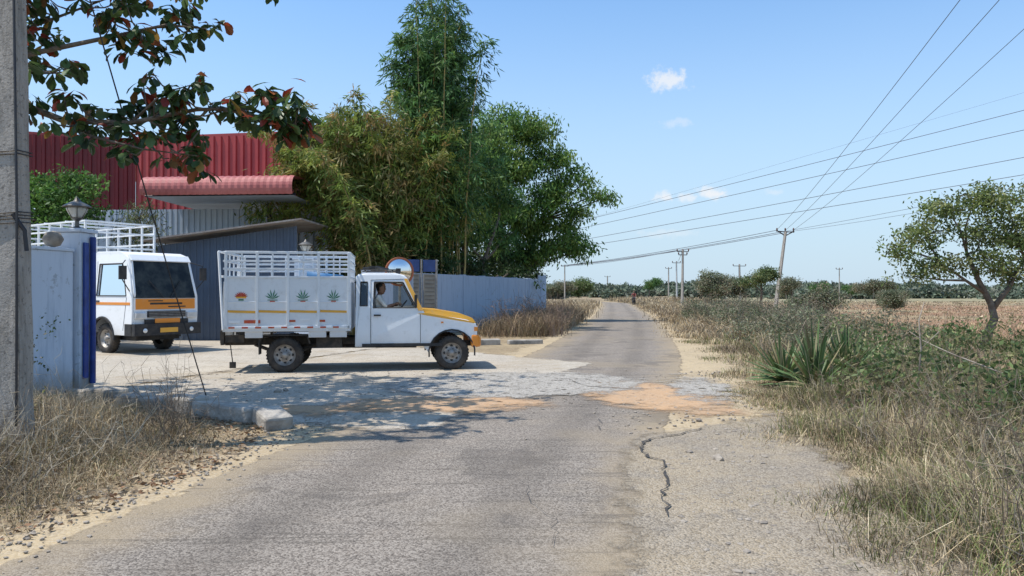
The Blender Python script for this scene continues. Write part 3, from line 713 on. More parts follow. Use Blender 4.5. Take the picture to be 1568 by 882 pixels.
for s in(-1,1):
    mb.box((-.9,s*.928,1.30),(1.7,.008,.07),None,0); mb.box((.04,s*.79,.98),(.05,.1,.09),None,0)
mb.box((.045,0,1.30),(.01,.9,.05),None,1); mb.box((.045,.3,1.22),(.01,.5,.03),None,1); mb.box((.045,-.3,1.37),(.01,.4,.025),None,1)
mb.build('stickers',[M_or2,M_black,M_white],parent=TK,bevel=.003)
mb=MB()
mb.box((.06,0,1.03),(.05,1.05,.16),None,0)
for k in range(4): mb.box((.09,0,.97+k*.04),(.02,1.0,.012),None,2)
mb.box((.07,0,.64),(.18,1.86,.30),None,0); mb.box((.06,0,.84),(.06,1.2,.12),None,0)
for s in(-1,1):
    mb.box((-.12,s*.86,.64),(.34,.14,.30),None,0)
    mb.tube([(-.3,s*.9,2.4),(-.05,s*1.12,2.3),(-.02,s*1.14,1.9),(-.1,s*.9,1.6)],.016,5); mb.box((-.03,s*1.13,2.08),(.05,.19,.34),None,0)
    mb.tube([(.09,s*.1,1.46),(-.02,s*.45,1.90)],.012,4)
    mb.box((-1.5,s*.935,1.36),(.16,.03,.035),None,0)
    for a,b in(((-.36,.62),(-.2,1.46)),((-1.62,1.0),(-1.6,2.4)),):
        mb.tube([tt(a[0],s*.928,a[1]),tt(b[0],s*.928,b[1])],.006,4)
    for i in range(4):
        a,b=wn[i],wn[(i+1)%4]; mb.tube([tt(a[0],s*.925,a[1]),tt(b[0],s*.925,b[1])],.018,4)
    mb.prism(arc(-1.28,.42,.55,-5,185,14)+arc(-1.28,.42,.50,185,-5,14),s*.87,s*.95,0)
mb.box((-3.5,0,.72),(5.6,.8,.16),None,0)
mb.box((-.9,0,.5),(1.2,1.2,.3),None,0)
mb.box((.17,0,.62),(.01,.5,.12),None,1)
mb.build('bumper_trim',[M_black,M_yel,M_rim],parent=TK,bevel=.01)
mb=MB()
for s in(-1,1): mb.box((.07,s*.72,1.0),(.06,.30,.16),None,0); mb.lathe([(0,.02),(.05,.01),(.06,0)],Matrix.Translation((.165,s*.65,.62))@Matrix.Rotation(math.pi/2,4,'Y'),12)
mb.build('headlamps',[M_lens],parent=TK,bevel=.02)
mb=MB(); mb.box((-1.3,.42,1.25),(.5,.5,.16)); mb.box((-1.55,.42,1.6),(.12,.5,.7)); mb.box((-1.3,-.42,1.25),(.5,.5,.16)); mb.box((-1.55,-.42,1.6),(.12,.5,.7)); mb.box((-.25,0,1.35),(.3,1.6,.25)); mb.build('interior',[M_seat],parent=TK)
for x,n_ in((-1.28,'wheel_front'),(-4.6,'wheel_rear')):
    for s in(-1,1): wheel(TK,x,s*.76,.39,.22,s,n_)
mb=MB()
mb.box((-4.1,0,.95),(4.2,1.96,.1))
for s in(-1,1):
    mb.box((-4.1,s*.95,1.4),(4.2,.05,.8)); 
    for k in range(8): mb.box((-2.02-k*.595,s*.97,2.2),(.05,.05,2.5))
    for z in(1.85,2.2,2.6,2.95,3.25,3.48): mb.box((-4.1,s*.97,z),(4.2,.04,.045))
for x in(-2.02,-6.2):
    mb.box((x,0,1.4),(.05,1.9,.8))
    for z in(2.2,2.8,3.2,3.48): mb.box((x,0,z),(.045,1.95,.045))
for k in range(3): mb.box((-3.0-k*1.1,0,3.5),(.05,1.95,.05))
mb.build('cargo_cage',[M_body],parent=TK,bevel=.006)
MC=empty('motorcycle_rider',(15.0,91,0),math.radians(-110))
mb=MB()
for x in(-.62,.62): mb.lathe([(.22,-.03),(.29,-.045),(.30,0),(.29,.045),(.22,.03),(.22,-.03)],Matrix.Translation((x,0,.3))@Matrix.Rotation(math.pi/2,4,'X'),20)
mb.tube([(.62,0,.3),(.45,0,.75),(.38,0,1.0)],.03,6); mb.tube([(.38,-.32,1.02),(.38,.32,1.02)],.018,6); mb.tube([(-.62,0,.3),(0,0,.35),(.42,0,.8)],.04,6); mb.tube([(-.62,0,.3),(-.4,0,.7),(-.7,0,.8)],.03,6)
mb.box((-.35,0,.78),(.7,.24,.1)); mb.lathe([(0,-.2),(.1,-.14),(.13,0),(.1,.14),(0,.2)],Matrix.Translation((.15,0,.84))@Matrix.Rotation(math.pi/2,4,'Y'),12); mb.box((0,0,.42),(.35,.25,.3))
mb.build('motorcycle',[M_black],True,parent=MC)
J=[(-.2,0,.92),(-.18,0,1.12),(-.12,0,1.34),(-.1,0,1.42),(-.09,0,1.5),(-.1,.2,1.36),(.08,.26,1.14),(.32,.26,1.06),(-.1,-.2,1.36),(.08,-.26,1.14),(.32,-.26,1.06),(-.12,.12,.86),(.22,.17,.78),(.05,.17,.36),(.17,.17,.32),(-.12,-.12,.86),(.22,-.17,.78),(.05,-.17,.36),(.17,-.17,.32)]
E=[(0,1),(1,2),(2,3),(3,4),(2,5),(5,6),(6,7),(2,8),(8,9),(9,10),(0,11),(11,12),(12,13),(13,14),(0,15),(15,16),(16,17),(17,18)]
Rr=[(.14,.11),(.13,.1),(.15,.11),.06,.05,.065,.045,.03,.065,.045,.03,.09,.065,.045,.035,.09,.065,.045,.035]
skin_fig('rider_body',J,E,Rr,[0,0,0,1,0,0,1,0,0,1]+[2]*8,[M_shirt2,M_skin,M_trous],MC,1)
head(MC,(-.06,0,1.60),1)
mb=MB(); hand(mb,(.31,.26,1.06),(1,0,-.1),(0,0,1)); hand(mb,(.31,-.26,1.06),(1,0,-.1),(0,0,1)); mb.build('rider_hands',[M_skin],True,parent=MC)
# ---------------------------------------------------------------- mirror, boards
e=empty('traffic_mirror')
mb=MB(); d=Vector((.45,-1,-.05)); c=Vector((-3.23,21.2,2.18)); M=Matrix.Translation(c)@RotTo(d)
mb.lathe([(.36,.0),(.37,.05),(.42,.04),(.42,-.03),(.36,-.04),(0,-.06)],M,32,0); mb.tube([(-3.23,21.3,0),(-3.23,21.3,2.6)],.04,8,1); mb.build('frame',[simple('orange_rim',(.40,.13,.06)),M_rim],parent=e)
mb=MB(); mb.lathe([(0,.10),(.12,.095),(.24,.07),(.36,.03)],M,32,0)
m,nt,co=start('mirror_face'); finish(nt,(.8,.8,.8),.06,1.0); mb.build('mirror_face',[m],True,parent=e)
e=empty('notice_boards')
mb=MB()
Rb=Matrix.Rotation(.5,4,'Z')
for (x,y_) in((-3.45,25.8),(-2.92,26.1)):
    mb.box((x,y_,2.52),(.46,.04,.42),Rb,0); 
for (x,y_) in((-3.45,25.86),(-2.92,26.16)):
    mb.box((x,y_,1.5),(.44,.04,1.45),Rb,1)
    for k in range(10): mb.box((x+.01,y_-.024,.9+k*.14),(.36,.01,.025),Rb,2)
for (x,y_) in((-3.7,25.7),(-3.18,25.98),(-2.68,26.26)): mb.tube([(x,y_,0),(x,y_,2.75)],.035,6,3)
mb.build('boards',[simple('board_blue',(.05,.09,.24)),simple('board_buff',(.30,.27,.22)),simple('board_text',(.16,.13,.1)),M_rim],parent=e)
# ---------------------------------------------------------------- poles and wires
def pscmat(name,c1,c2):
    m,nt,co=start(name); s=nd(nt,'ShaderNodeMapping',{'Vector':co,'Scale':(4,4,.6)}).outputs[0]
    c=mixc(nt,sm(nt,nz(nt,s,3,4,.75),.4,.7),c1,c2); c=mixc(nt,ma(nt,'MULTIPLY',sm(nt,nz(nt,co,22,4,.7),.56,.66),.7),c,(.12,.11,.1))
    finish(nt,c,.95,0,nz(nt,co,35,4,.7),.9,.02,.2); return m
M_pole=pscmat('pole_concrete',(.42,.38,.33),(.27,.245,.21)); M_ins=simple('insulator_porcelain',(.12,.05,.03)); M_wire=simple('wire_aluminium',(.13,.13,.14),(.10,.10,.11),3,.5,.3,bstr=0)
e=empty('utility_pole')
mb=MB(); 
Vp=[];n_=24
for k in range(n_+1):
    t=k/n_; z=-.1+8.2*t; w=.155-.055*t; dd=.11-.03*t; xx=-4.92-.10*t; yy=7.3
    j=rng.normal(size=8)*.004
    Vp+= [(xx-w+j[0],yy-dd+j[1],z),(xx+w+j[2],yy-dd+j[3],z),(xx+w+j[4],yy+dd+j[5],z),(xx-w+j[6],yy+dd+j[7],z)]
F=[(4*k+j,4*k+(j+1)%4,4*k+4+(j+1)%4,4*k+4+j) for k in range(n_) for j in range(4)]+[(4*n_,4*n_+1,4*n_+2,4*n_+3)]
mb.add(Vp,F); mb.build('shaft',[M_pole],parent=e,bevel=.02)
mb=MB()
for z0 in(2.93,2.96,2.30,2.33,2.36,2.26): 
    t=z0/8.2; w=.165-.055*t; dd=.120-.03*t; xx=-4.92-.1*t
    mb.tube([(xx-w,7.3-dd,z0),(xx+w,7.3-dd,z0+.02),(xx+w,7.3+dd,z0+.03),(xx-w,7.3+dd,z0+.01),(xx-w,7.3-dd,z0)],.006,4)
mb.tube([(-4.80,7.17,.3),(-4.81,7.18,2.4),(-4.87,7.2,5),(-4.9,7.2,8)],.012,5); mb.tube([(-4.74,7.22,2.0),(-4.76,7.22,2.2),(-4.85,7.18,2.36)],.02,6)
mb.build('cables',[M_dark],parent=e)
mb=MB(); mb.box((-5.02,7.3,7.7),(1.8,.08,.08)); mb.build('crossarm',[M_dark],parent=e)
mb=MB(); mb.tube([(-4.53,11.0,0),(-4.75,10.3,1.78),(-5.02,7.35,7.3)],.009,5); mb.build('stay_wire',[M_dark])
def pole(name,x,y,h,top,arms,r=.13,mat=M_pole):
    e=empty(name); mb=MB(); tx,ty=top
    mb.tube([(x,y,-.2),(tx,ty,h)],[r*1.25,r*.8],4,0); 
    mb2=MB()
    for kind,z,w in arms:
        f=z/h; px,py=x+(tx-x)*f,y+(ty-y)*f
        if kind=='T': mb2.box((px,py,z),(w,.1,.09),Matrix.Rotation(.25,4,'Z'),0)
        if kind=='V':
            mb2.tube([(px,py,z-.2),(px-w/2,py,z+.35)],.05,4,0); mb2.tube([(px,py,z-.2),(px+w/2,py,z+.25)],.05,4,0); mb2.tube([(px-w/2,py,z+.25),(px+w/2,py,z+.15)],.045,4,0)
        for s in(-1,0,1):
            mb2.lathe([(0,0),(.05,0),(.09,.06),(.06,.1),(.09,.16),(.05,.26),(0,.28)],Matrix.Translation((px+s*w*.46,py,z+(.28 if kind=='V' else .05))),8,1)
    mb.build('shaft',[mat],parent=e); mb2.build('crossarms',[M_dark,M_ins],parent=e)
pole('electric_pole',24.9,70,7.3,(25.9,70),[('V',7.1,1.7)],.17)
pole('electric_pole',20.7,90,6.7,(20.8,90),[('T',6.5,1.5),('T',6.1,1.1)],.15)
pole('electric_pole',29.0,130,6.9,(28.9,130),[('T',6.7,1.5)],.14,simple('pale_pole',(.5,.5,.48)))
pole('electric_pole',36,170,7.2,(36,170),[('T',7,1.5)],.15)
pole('electric_pole',66.4,150,6.4,(66.4,150),[('T',6.2,1.4)],.12)
pole('electric_pole',29.7,230,6.5,(29.7,230),[('T',6.3,1.8)],.2)
pole('electric_pole',10.7,150,6.9,(10.7,150),[('T',6.8,1.5)],.13)
pole('electric_pole',37,120,6.1,(36.9,120),[('T',5.8,2.2)],.18)
pole('electric_pole',4.3,-3.5,8,(4.3,-3.5),[('T',7.8,1.8)],.13)
pole('electric_pole',30.5,14,8,(30.5,14),[('T',7.8,1.8)],.13)
pole('electric_pole',36.4,10,12,(36.4,10),[('T',11.4,1.5),('T',10.3,1.5),('T',8.9,1.5),('T',7.9,1.5)],.2)
pole('electric_pole',-7.1,160,12,(-7.1,160),[('T',11.6,1.5),('T',10.5,1.5),('T',8.9,1.5),('T',8.0,1.5)],.2)
mb=MB()
def wire(a,b,sag,r=.02):
    a=np.array(a,float);b=np.array(b,float); pts=[]
    for k in range(17):
        t=k/16; p=a+(b-a)*t; p[2]-=4*sag*t*(1-t); pts.append(p)
    mb.tube(pts,[r*(.5+.5*max(p[1],5)/40) for p in pts],4,0,None,False)
for dx,dz,ex in((-.75,.1,-.8),(0,0,0),(.75,0,1.3)):
    wire((25.9+dx,70,7.45+dz),(4.6+ex,-3.5,8.1),.45,.013)
    wire((25.9+dx,70,7.35+dz),(10.7+dx*.8,150,6.95),.35,.018)
wire((25.9,70,7.35),(30.5,14,8.0),.25,.011); wire((25.9+.7,70,7.35),(31.3,14,8.0),.5,.010)
for za,zb in((11.45,11.75),(10.35,10.8),(8.95,9.0),(8.0,8.1)): wire((36.4,10,za+.1),(-7.1,160,zb),.25,.016)
wire((48,20,17),(-10,230,15),.3,.006)
wire((20.7,90,6.6),(29,130,6.8),.3,.015); wire((20.0,90,6.6),(10.7,150,6.8),.3,.015)
mb.build('overhead_wires',[M_wire])
# ---------------------------------------------------------------- trees
M_leaf=foliage('leaves',.36); M_leafbam=foliage('bamboo_leaves',.40,.5); M_almond=foliage('almond_leaves',.3,.4); M_dry=foliage('dry_grass',0)
M_bark=simple('bark',(.13,.10,.075),(.22,.18,.14),6,.9,bs=20,bstr=.8,bdist=.03); M_culm=simple('bamboo_culm',(.40,.27,.08),(.24,.22,.08),3,.5)
def almond_leaf(mb,P,D,N,L,W,col):
    n=len(P); D=unit(D); Sd=unit(np.cross(D,N)); Nn=np.cross(Sd,D)
    ts=[0,.12,.4,.68,.9,1.0]; ws=[.06,.12,.55,1.0,.7,.06]; V=[]
    for t,w in zip(ts,ws):
        c=P+D*(L*t)[:,None]-Nn*(L*.35*t*t)[:,None]
        o=Sd*(W*w*.5)[:,None]; u=Nn*(W*w*.13)[:,None]
        V+=[c-o+u,c,c+o+u]
    V=np.stack(V,1).reshape(-1,3); m=len(ts)*3
    f=[]
    for i in range(len(ts)-1):
        for j in range(2): a=i*3+j; f.append((a,a+1,a+4,a+3))
    F=(np.arange(n)*m)[:,None,None]+np.array(f)[None]
    mb.add(V,F.reshape(-1,4),0,np.repeat(col,m,0))
AL=empty('almond_tree')
wood=MB(); lv=MB()
wood.tube([(-8.7,9.6,-.1),(-8.6,9.6,2),(-8.4,9.6,4),(-8.2,9.7,6),(-8.1,9.7,8)],[.2,.17,.15,.1,.04],10)
ALC=[(.045,.08,.026),(.06,.10,.032),(.035,.065,.022),(.075,.13,.04),(.10,.16,.05),(.05,.085,.026)]
AUT=[(.34,.07,.03),(.25,.04,.025),(.32,.20,.05),(.18,.09,.03),(.30,.10,.04)]
def rosette(p,n,sc=1.0):
    p=np.array(p,float); a=rng.uniform(0,2*np.pi,n)+np.arange(n)*2.4
    D=np.stack([np.cos(a),np.sin(a),rng.uniform(-1.1,.3,n)],1); Nn=np.tile([0,0,1.],(n,1))+rng.normal(size=(n,3))*.35
    col=pick(ALC,n,.3); m_=rng.random(n)<.16; col[m_]=pick(AUT,n,.2)[m_]
    almond_leaf(lv,p+rng.normal(size=(n,3))*.04,D,Nn,rng.uniform(.13,.25,n)*sc,rng.uniform(.075,.13,n)*sc,col)
def abranch(pts,r0,nros,side=.35):
    P=[np.array(p,float) for p in pts]; n=len(P)
    wood.tube(P,[r0*(1-.8*i/(n-1)) for i in range(n)],6)
    for k in range(nros):
        t=rng.uniform(.15,1)**.8*(n-1); i=min(int(t),n-2); p=P[i]+(P[i+1]-P[i])*(t-i)
        q=p+np.array([rng.normal()*side,rng.normal()*side,rng.uniform(-.15,.3)])*1.0
        m_=(p+q)/2+np.array([0,0,-.05]); wood.tube([p,m_,q],[.012,.010,.007],4)
        rosette(q,rng.integers(8,13))
    rosette(P[-1],11)
abranch([(-8.4,9.6,3.6),(-6.9,9.2,3.95),(-6.07,9,3.92),(-5.44,9,3.68),(-4.64,9,3.66),(-3.85,9,3.82),(-3.2,9,3.84),(-2.68,9,3.62)],.06,50,.24)
abranch([(-5.44,9,3.68),(-5.0,8.8,3.45),(-4.4,8.8,3.3),(-3.75,8.8,3.22)],.025,14,.18)
abranch([(-3.6,9,3.82),(-3.1,9,3.75),(-2.75,9,3.6),(-2.6,9,3.5)],.015,7,.12)
abranch([(-8.4,9.6,4.2),(-6.9,9.5,4.5),(-5.9,9.4,4.68),(-5.04,9.4,4.86),(-4.4,9.4,5.0),(-3.9,9.4,4.95)],.05,26,.24)
abranch([(-8.4,9.6,3.9),(-7.0,9.2,4.1),(-6.0,8.8,4.25),(-5.3,8.6,4.15)],.04,12,.2)
abranch([(-8.3,9.6,4.6),(-6.8,9.7,4.9),(-6.0,9.7,5.2),(-5.2,9.7,5.5)],.04,22,.3)
abranch([(-4.64,9,3.66),(-4.2,8.9,4.0),(-3.7,8.8,4.1)],.02,5,.2)
for k in range(20):
    a=-.5+1.75*k/19+rng.normal()*.05; l=rng.uniform(2.6,5.6); z=rng.uniform(6.2,7.0)+max(0,math.sin(a))*1.3
    c=np.array([-8.2,9.7,z-1.2]); d=np.array([math.cos(a),math.sin(a),0])
    abranch([c,c+d*l*.35+[0,0,.9],c+d*l*.7+[0,0,1.2],c+d*l+[0,0,1.1]],.05,26,.45)
for k in range(5):
    a=rng.uniform(1.2,5); l=rng.uniform(2,3.5); c=np.array([-8.2,9.7,rng.uniform(4.5,7)]); d=np.array([math.cos(a),math.sin(a),0])
    abranch([c,c+d*l*.5+[0,0,.6],c+d*l+[0,0,.7]],.04,9,.4)
wood.build('trunk_and_branches',[M_bark],True,parent=AL); lv.build('leaves',[M_almond],parent=AL)
def bamboo(name,base,n,hr,spread,dirs,pal,start_t=.3,nbr=36,leafn=13,Ls=.26,Ws=.045,bl=.8,bx=1.0,fill=None):
    e=empty(name); w=MB(); f=MB(); 
    for i in range(n):
        a=dirs(i); h=rng.uniform(*hr); sp=rng.uniform(.15,1)*spread
        b=np.array([base[0]+rng.normal()*bx*.5,base[1]+rng.normal()*.7,0])
        d=np.array([math.cos(a),math.sin(a)*.6,0]); pts=[]
        for k in range(11):
            t=k/10; pts.append(b+d*sp*(t**1.9)+np.array([0,0,h*(t-.16*t**4*(sp/ max(spread,.1))*1.4)])+rng.normal(size=3)*.03)
        w.tube(pts,[.05*(1-.85*k/10) for k in range(11)],5,0,None,False)
        P=np.array(pts); tc=rng.uniform(start_t,1,nbr)**.85
        ii=np.minimum((tc*10).astype(int),9); p0=P[ii]+(P[ii+1]-P[ii])*(tc*10-ii)[:,None]
        ang=rng.uniform(0,2*np.pi,nbr); L=bl*rng.uniform(.4,1.2,nbr)*(1.15-.75*tc**3)
        out=np.stack([np.cos(ang),np.sin(ang),rng.uniform(-.1,.7,nbr)],1)
        s=rng.random((nbr,leafn)); 
        pp=p0[:,None]+out[:,None]*(L[:,None]*s)[...,None]; pp[...,2]-=(L[:,None]*s**2*.7)
        pp+=rng.normal(size=pp.shape)*.06
        D=out[:,None]*.6+rng.normal(size=pp.shape)*.5; D[...,2]-=.75
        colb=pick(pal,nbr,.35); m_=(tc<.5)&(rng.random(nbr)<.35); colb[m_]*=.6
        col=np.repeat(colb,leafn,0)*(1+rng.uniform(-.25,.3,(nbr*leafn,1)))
        add_leaves(f,pp.reshape(-1,3),D.reshape(-1,3),Ls*rng.uniform(.6,1.2,nbr*leafn),Ws*rng.uniform(.7,1.2,nbr*leafn),col)
    if fill: blob_foliage(f,fill,26,46,.30,Ls,Ws,pal,.7,shell=.35)
    w.build('culms',[M_culm],True,parent=e); f.build('leaves',[M_leafbam],parent=e)
YG=[(.22,.26,.05),(.17,.23,.05),(.27,.28,.07),(.12,.18,.04),(.31,.27,.09),(.20,.26,.055),(.33,.23,.09),(.16,.22,.045)]
DG=[(.08,.17,.055),(.10,.20,.055),(.06,.13,.045),(.14,.23,.06)]
MG=[(.14,.25,.05),(.10,.20,.045),(.18,.28,.06),(.07,.14,.04),(.21,.29,.065)]
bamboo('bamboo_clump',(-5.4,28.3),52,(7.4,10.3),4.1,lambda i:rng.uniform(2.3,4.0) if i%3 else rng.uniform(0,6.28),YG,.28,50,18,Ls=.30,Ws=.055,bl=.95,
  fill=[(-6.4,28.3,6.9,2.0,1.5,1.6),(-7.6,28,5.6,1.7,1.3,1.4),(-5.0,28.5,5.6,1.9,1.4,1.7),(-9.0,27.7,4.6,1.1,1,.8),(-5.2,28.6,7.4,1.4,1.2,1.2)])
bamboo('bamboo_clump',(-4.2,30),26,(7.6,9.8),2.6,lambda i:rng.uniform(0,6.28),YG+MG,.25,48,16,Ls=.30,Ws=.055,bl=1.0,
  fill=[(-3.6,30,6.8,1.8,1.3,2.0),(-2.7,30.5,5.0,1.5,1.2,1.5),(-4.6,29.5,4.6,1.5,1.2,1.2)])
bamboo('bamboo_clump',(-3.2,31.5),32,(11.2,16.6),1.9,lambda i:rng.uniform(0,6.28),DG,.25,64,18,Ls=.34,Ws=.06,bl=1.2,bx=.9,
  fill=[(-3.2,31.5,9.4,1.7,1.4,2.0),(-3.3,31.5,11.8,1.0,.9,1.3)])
def tree(name,trunks,blobs,dens,per,cr,L,W,pal,droop=.3,limb=.07,shell=.45,bark=M_bark,leafmat=M_leaf):
    e=empty(name); w=MB(); f=MB(); tips=[]
    for pts,r in trunks:
        n=len(pts); w.tube(pts,[r*(1-.6*i/(n-1)) for i in range(n)],8); tips+= [np.array(p,float) for p in pts[len(pts)//2:]]
    for b in blobs:
        c=np.array(b[:3]); t=min(tips,key=lambda q:np.linalg.norm(q-c)+abs(min(0,c[2]-q[2]))*2)
        m_=(t+c)/2+rng.normal(size=3)*.12*b[3]; w.tube([t,m_,c],[limb,limb*.7,limb*.35],5)
        for k in range(6):
            d=unit(rng.normal(size=3)); d[2]=abs(d[2])*.6; q=c+d*np.array(b[3:6])*.85; w.tube([c,(c+q)/2+rng.normal(size=3)*.05,q],[limb*.35,limb*.22,limb*.08],4)
    blob_foliage(f,blobs,dens,per,cr,L,W,pal,droop,shell=shell)
    w.build('trunk_and_limbs',[bark],True,parent=e); f.build('foliage',[leafmat],parent=e)
tree('broadleaf_tree',[([(-.5,40.5,0),(-.4,40.5,2.5),(-.7,40.5,5),(-.2,40.5,8)],.28),([(.6,41,0),(.9,41,3),(1.5,41,5.5)],.2)],
 [(-.2,40,10.6,1.6,1.6,1.2),(1.3,40,10.3,1.3,1.3,1.0),(-1.7,40,8.6,1.7,1.8,1.6),(.6,40,8.5,1.7,2,1.3),(2.4,40,8.9,1.1,1.3,.7),(2.9,40,7.4,1.1,1.3,.6),(1.9,40,6.6,1.5,1.8,1.0),(4.5,40,6.9,.9,1,.35),(5.3,40,6.8,.45,.6,.3),(3.6,40,5.9,.9,1.2,.45),(3.1,40.5,4.4,1.1,1.3,.7),(.2,40,5.8,1.5,1.7,1.1),(3.9,41,3.9,.8,1,.5),(1.8,40.5,3.9,1.4,1.4,.7),(-1.4,39.5,6,1.5,1.5,1.3),(.3,41,3.5,1.4,1.4,.6),(3.5,40,8.2,.5,.6,.3),(4.0,40,7.6,.5,.6,.25),(-3,40,9.3,1.2,1.2,1.2),(2.4,41,5.2,1.2,1.3,.7),(1.0,41,4.9,1.3,1.2,.8)],
 46,34,.26,.27,.085,MG,.7,shell=.3)
tree('broadleaf_tree',[([(-2.2,33.5,0),(-2.3,33.5,2.5),(-1.9,33.5,5),(-2.1,33.5,7)],.18),([(-1.5,34,0),(-1.3,34,3),(-.6,34,5)],.14),([(-2.9,33.2,0),(-3.1,33.2,3.5)],.1)],
 [(-1.5,34,7.2,1.3,1.4,1.2),(-2.7,33.4,5.8,1.4,1.4,1.2),(-.6,35,6.0,1.3,1.3,1.1),(-1.9,33.8,4.4,1.3,1.2,.8),(-.4,35.5,4.2,1.1,1.1,.8),(-1.2,35.5,9.0,1.3,1.3,1.1)],
 38,34,.24,.26,.08,DG+MG,.7,shell=.3)
tree('understorey_shrub',[([(-4.8,27.5,0),(-4.8,27.5,1.5)],.06),([(-1.5,33.8,0),(-1.5,33.8,1.5)],.06)],
 [(-5.0,28.5,1.8,1.3,1,.9),(-3.4,30,2.6,1.2,1,.9),(-6.5,27.8,1.8,1.0,.9,1.0),(-2.0,33.5,2.5,1.0,1,.9),(.2,38.5,2.4,1.2,.8,.8),(-1.8,36.5,3.0,1.5,.8,1.0),(-.2,40.5,3.2,1.5,.8,1.0),(-3.4,34.5,3.6,1.2,.8,1.1),(1.0,42.5,3.0,1.2,.7,.9)],50,30,.2,.22,.08,[(.035,.07,.022),(.05,.09,.028),(.07,.10,.035)],.3)
tree('garden_tree',[([(-15.3,24.6,0),(-15.2,24.5,2.5),(-15,24.5,4)],.12)],[(-15.5,24.5,4.6,1.2,1.1,.8),(-14.5,24.5,5.0,.8,.9,.7),(-16,25,5,.9,.9,.6),(-14.3,24.2,4.0,.8,.8,.6),(-15.8,24,3.9,1.0,.9,.7)],90,30,.17,.17,.075,[(.11,.22,.04),(.08,.18,.035),(.15,.26,.055),(.055,.11,.028)],.2)
tree('garden_palm_shrub',[([(-12.6,25.2,0),(-12.6,25.2,2.4)],.07)],[(-12.7,25.2,4.1,.6,.7,.8),(-12.3,25.2,3.3,.6,.7,.6),(-13.0,25.2,3.4,.5,.6,.6)],60,24,.18,.22,.035,[(.10,.12,.05),(.14,.14,.07),(.08,.12,.04)],.5)
tree('thorn_tree',[([(12.45,19.5,-.05),(12.52,19.5,.45),(12.72,19.5,.9),(12.62,19.5,1.3),(12.3,19.5,1.9),(12.0,19.5,2.6)],.13),([(12.66,19.5,1.15),(13.1,19.5,1.7),(13.5,19.5,2.5)],.08),([(12.5,19.5,1.55),(11.9,19.4,1.9),(11.2,19.4,2.4)],.05)],
 [(10.25,19.5,2.7,.5,.6,.3),(10.9,19.5,3.1,.7,.8,.5),(11.4,19.3,3.7,.7,.8,.5),(12.2,19.5,4.05,.8,.8,.4),(13.1,19.6,4.0,.8,.9,.5),(12.4,19.5,3.2,.9,.9,.5),(13.5,19.5,3.1,.9,.9,.6),(11.3,19.5,2.3,.7,.8,.35),(12.3,19.2,2.4,.7,.7,.4),(14.2,19.5,3.6,.9,.9,.6),(13.3,19.5,2.2,.6,.7,.4),(14.5,19.6,2.6,.8,.8,.5),(10.7,19.6,2.0,.45,.5,.25)],
 115,26,.13,.12,.052,[(.15,.20,.055),(.19,.23,.075),(.11,.155,.05),(.24,.25,.10),(.14,.18,.05)],.2,.035,shell=.2)
# ---------------------------------------------------------------- right side scrub
mb=MB()
def keep(XY,f): return XY[f(XY[:,0],XY[:,1])]
inner=lambda y: np.interp(y,[3,4.2,7,11,16,25,40,70,110],[2.85,2.95,3.3,3.15,2.95,2.5,2.4,2.4,2.4])
GRN=[(.14,.17,.06),(.18,.20,.08),(.22,.22,.10),(.11,.14,.05)]
def right(n,y0,y1,o0,o1,h,nb,pal,**k):
    y=y0+(y1-y0)*rng.random(n)**1.5; o=o0+(o1-o0)*rng.random(n); XY=np.stack([cx(y)+inner(y)+o+.25*np.sin(y*2.1)+.15*np.sin(y*5.3),y],1)
    hh=h*np.clip(.22+o*.6,.22,1)*rng.uniform(.5,1.25,n)*(.7+.4*np.sin(XY[:,0]*2.3+1)*np.sin(XY[:,1]*1.7))
    tufts(mb,XY,hh,nb,pal,**k)
right(1700,3,13,-.5,.5,.2,10,DRYG,spread=.1,w=.006,lean=.8)
right(2100,3,13,.2,4.5,.58,20,DRYG,spread=.13,w=.006,lean=.8)
right(900,3,10,.6,5.5,.85,8,DRY,spread=.08,w=.005,lean=.4)
right(900,3,13,.3,5,.5,16,GRN,spread=.1,w=.008,lean=.6)
right(2000,10,28,-.1,4.5,.5,13,DRYG+GRN,spread=.16,w=.007,lean=.6)
right(2400,25,110,-.1,3.5,.75,12,DRY,spread=.35,w=.010,lean=.55)
right(1400,13,60,3,10,.6,12,DRYG,spread=.35,w=.008,lean=.6)
mb.build('dry_grass_verge',[M_dry])
mb=MB()
for i in range(90):
    y=3.6+16*rng.random()**1.7; o=rng.uniform(.8,5); twig_bush(mb,(cx(y)+inner(y)+o,y),.5,rng.uniform(.4,.95),10,(.32,.27,.20) if i%2 else (.18,.14,.105),.005)
mb.build('dry_twigs',[M_dry])
mb=MB(); n=5000; y=16+110*rng.random(n)**1.6; XY=np.stack([y*.2+8+rng.random(n)*y*.8,y],1); tufts(mb,XY,.16,6,DRY+[(.2,.17,.08)],spread=.3,w=.012,lean=.9); mb.build('field_stubble',[M_dry])
GG=[(.18,.20,.115),(.145,.17,.09),(.22,.23,.145),(.10,.13,.065),(.27,.25,.17),(.24,.20,.13)]
e=empty('thorn_bush'); f=MB(); w=MB(); bl=[]
for i in range(50):
    y=rng.uniform(18,44); x=cx(y)+rng.uniform(3.8,8.0); h=rng.uniform(.4,.72); bl.append((x,y,h*.85,rng.uniform(.6,1.2),rng.uniform(.6,1.1),h))
blob_foliage(f,bl,54,26,.15,.11,.042,GG,.0,shell=.5); 
for b in bl: twig_bush(w,(b[0],b[1]),.9,1.25,6,(.25,.2,.15),.012)
f.build('foliage',[M_leaf],parent=e); w.build('stems',[M_dry],parent=e)
e=empty('green_shrub'); f=MB(); w=MB(); bl=[]
GS=[(.10,.15,.05),(.14,.19,.065),(.07,.11,.04),(.18,.21,.08),(.22,.22,.095)]
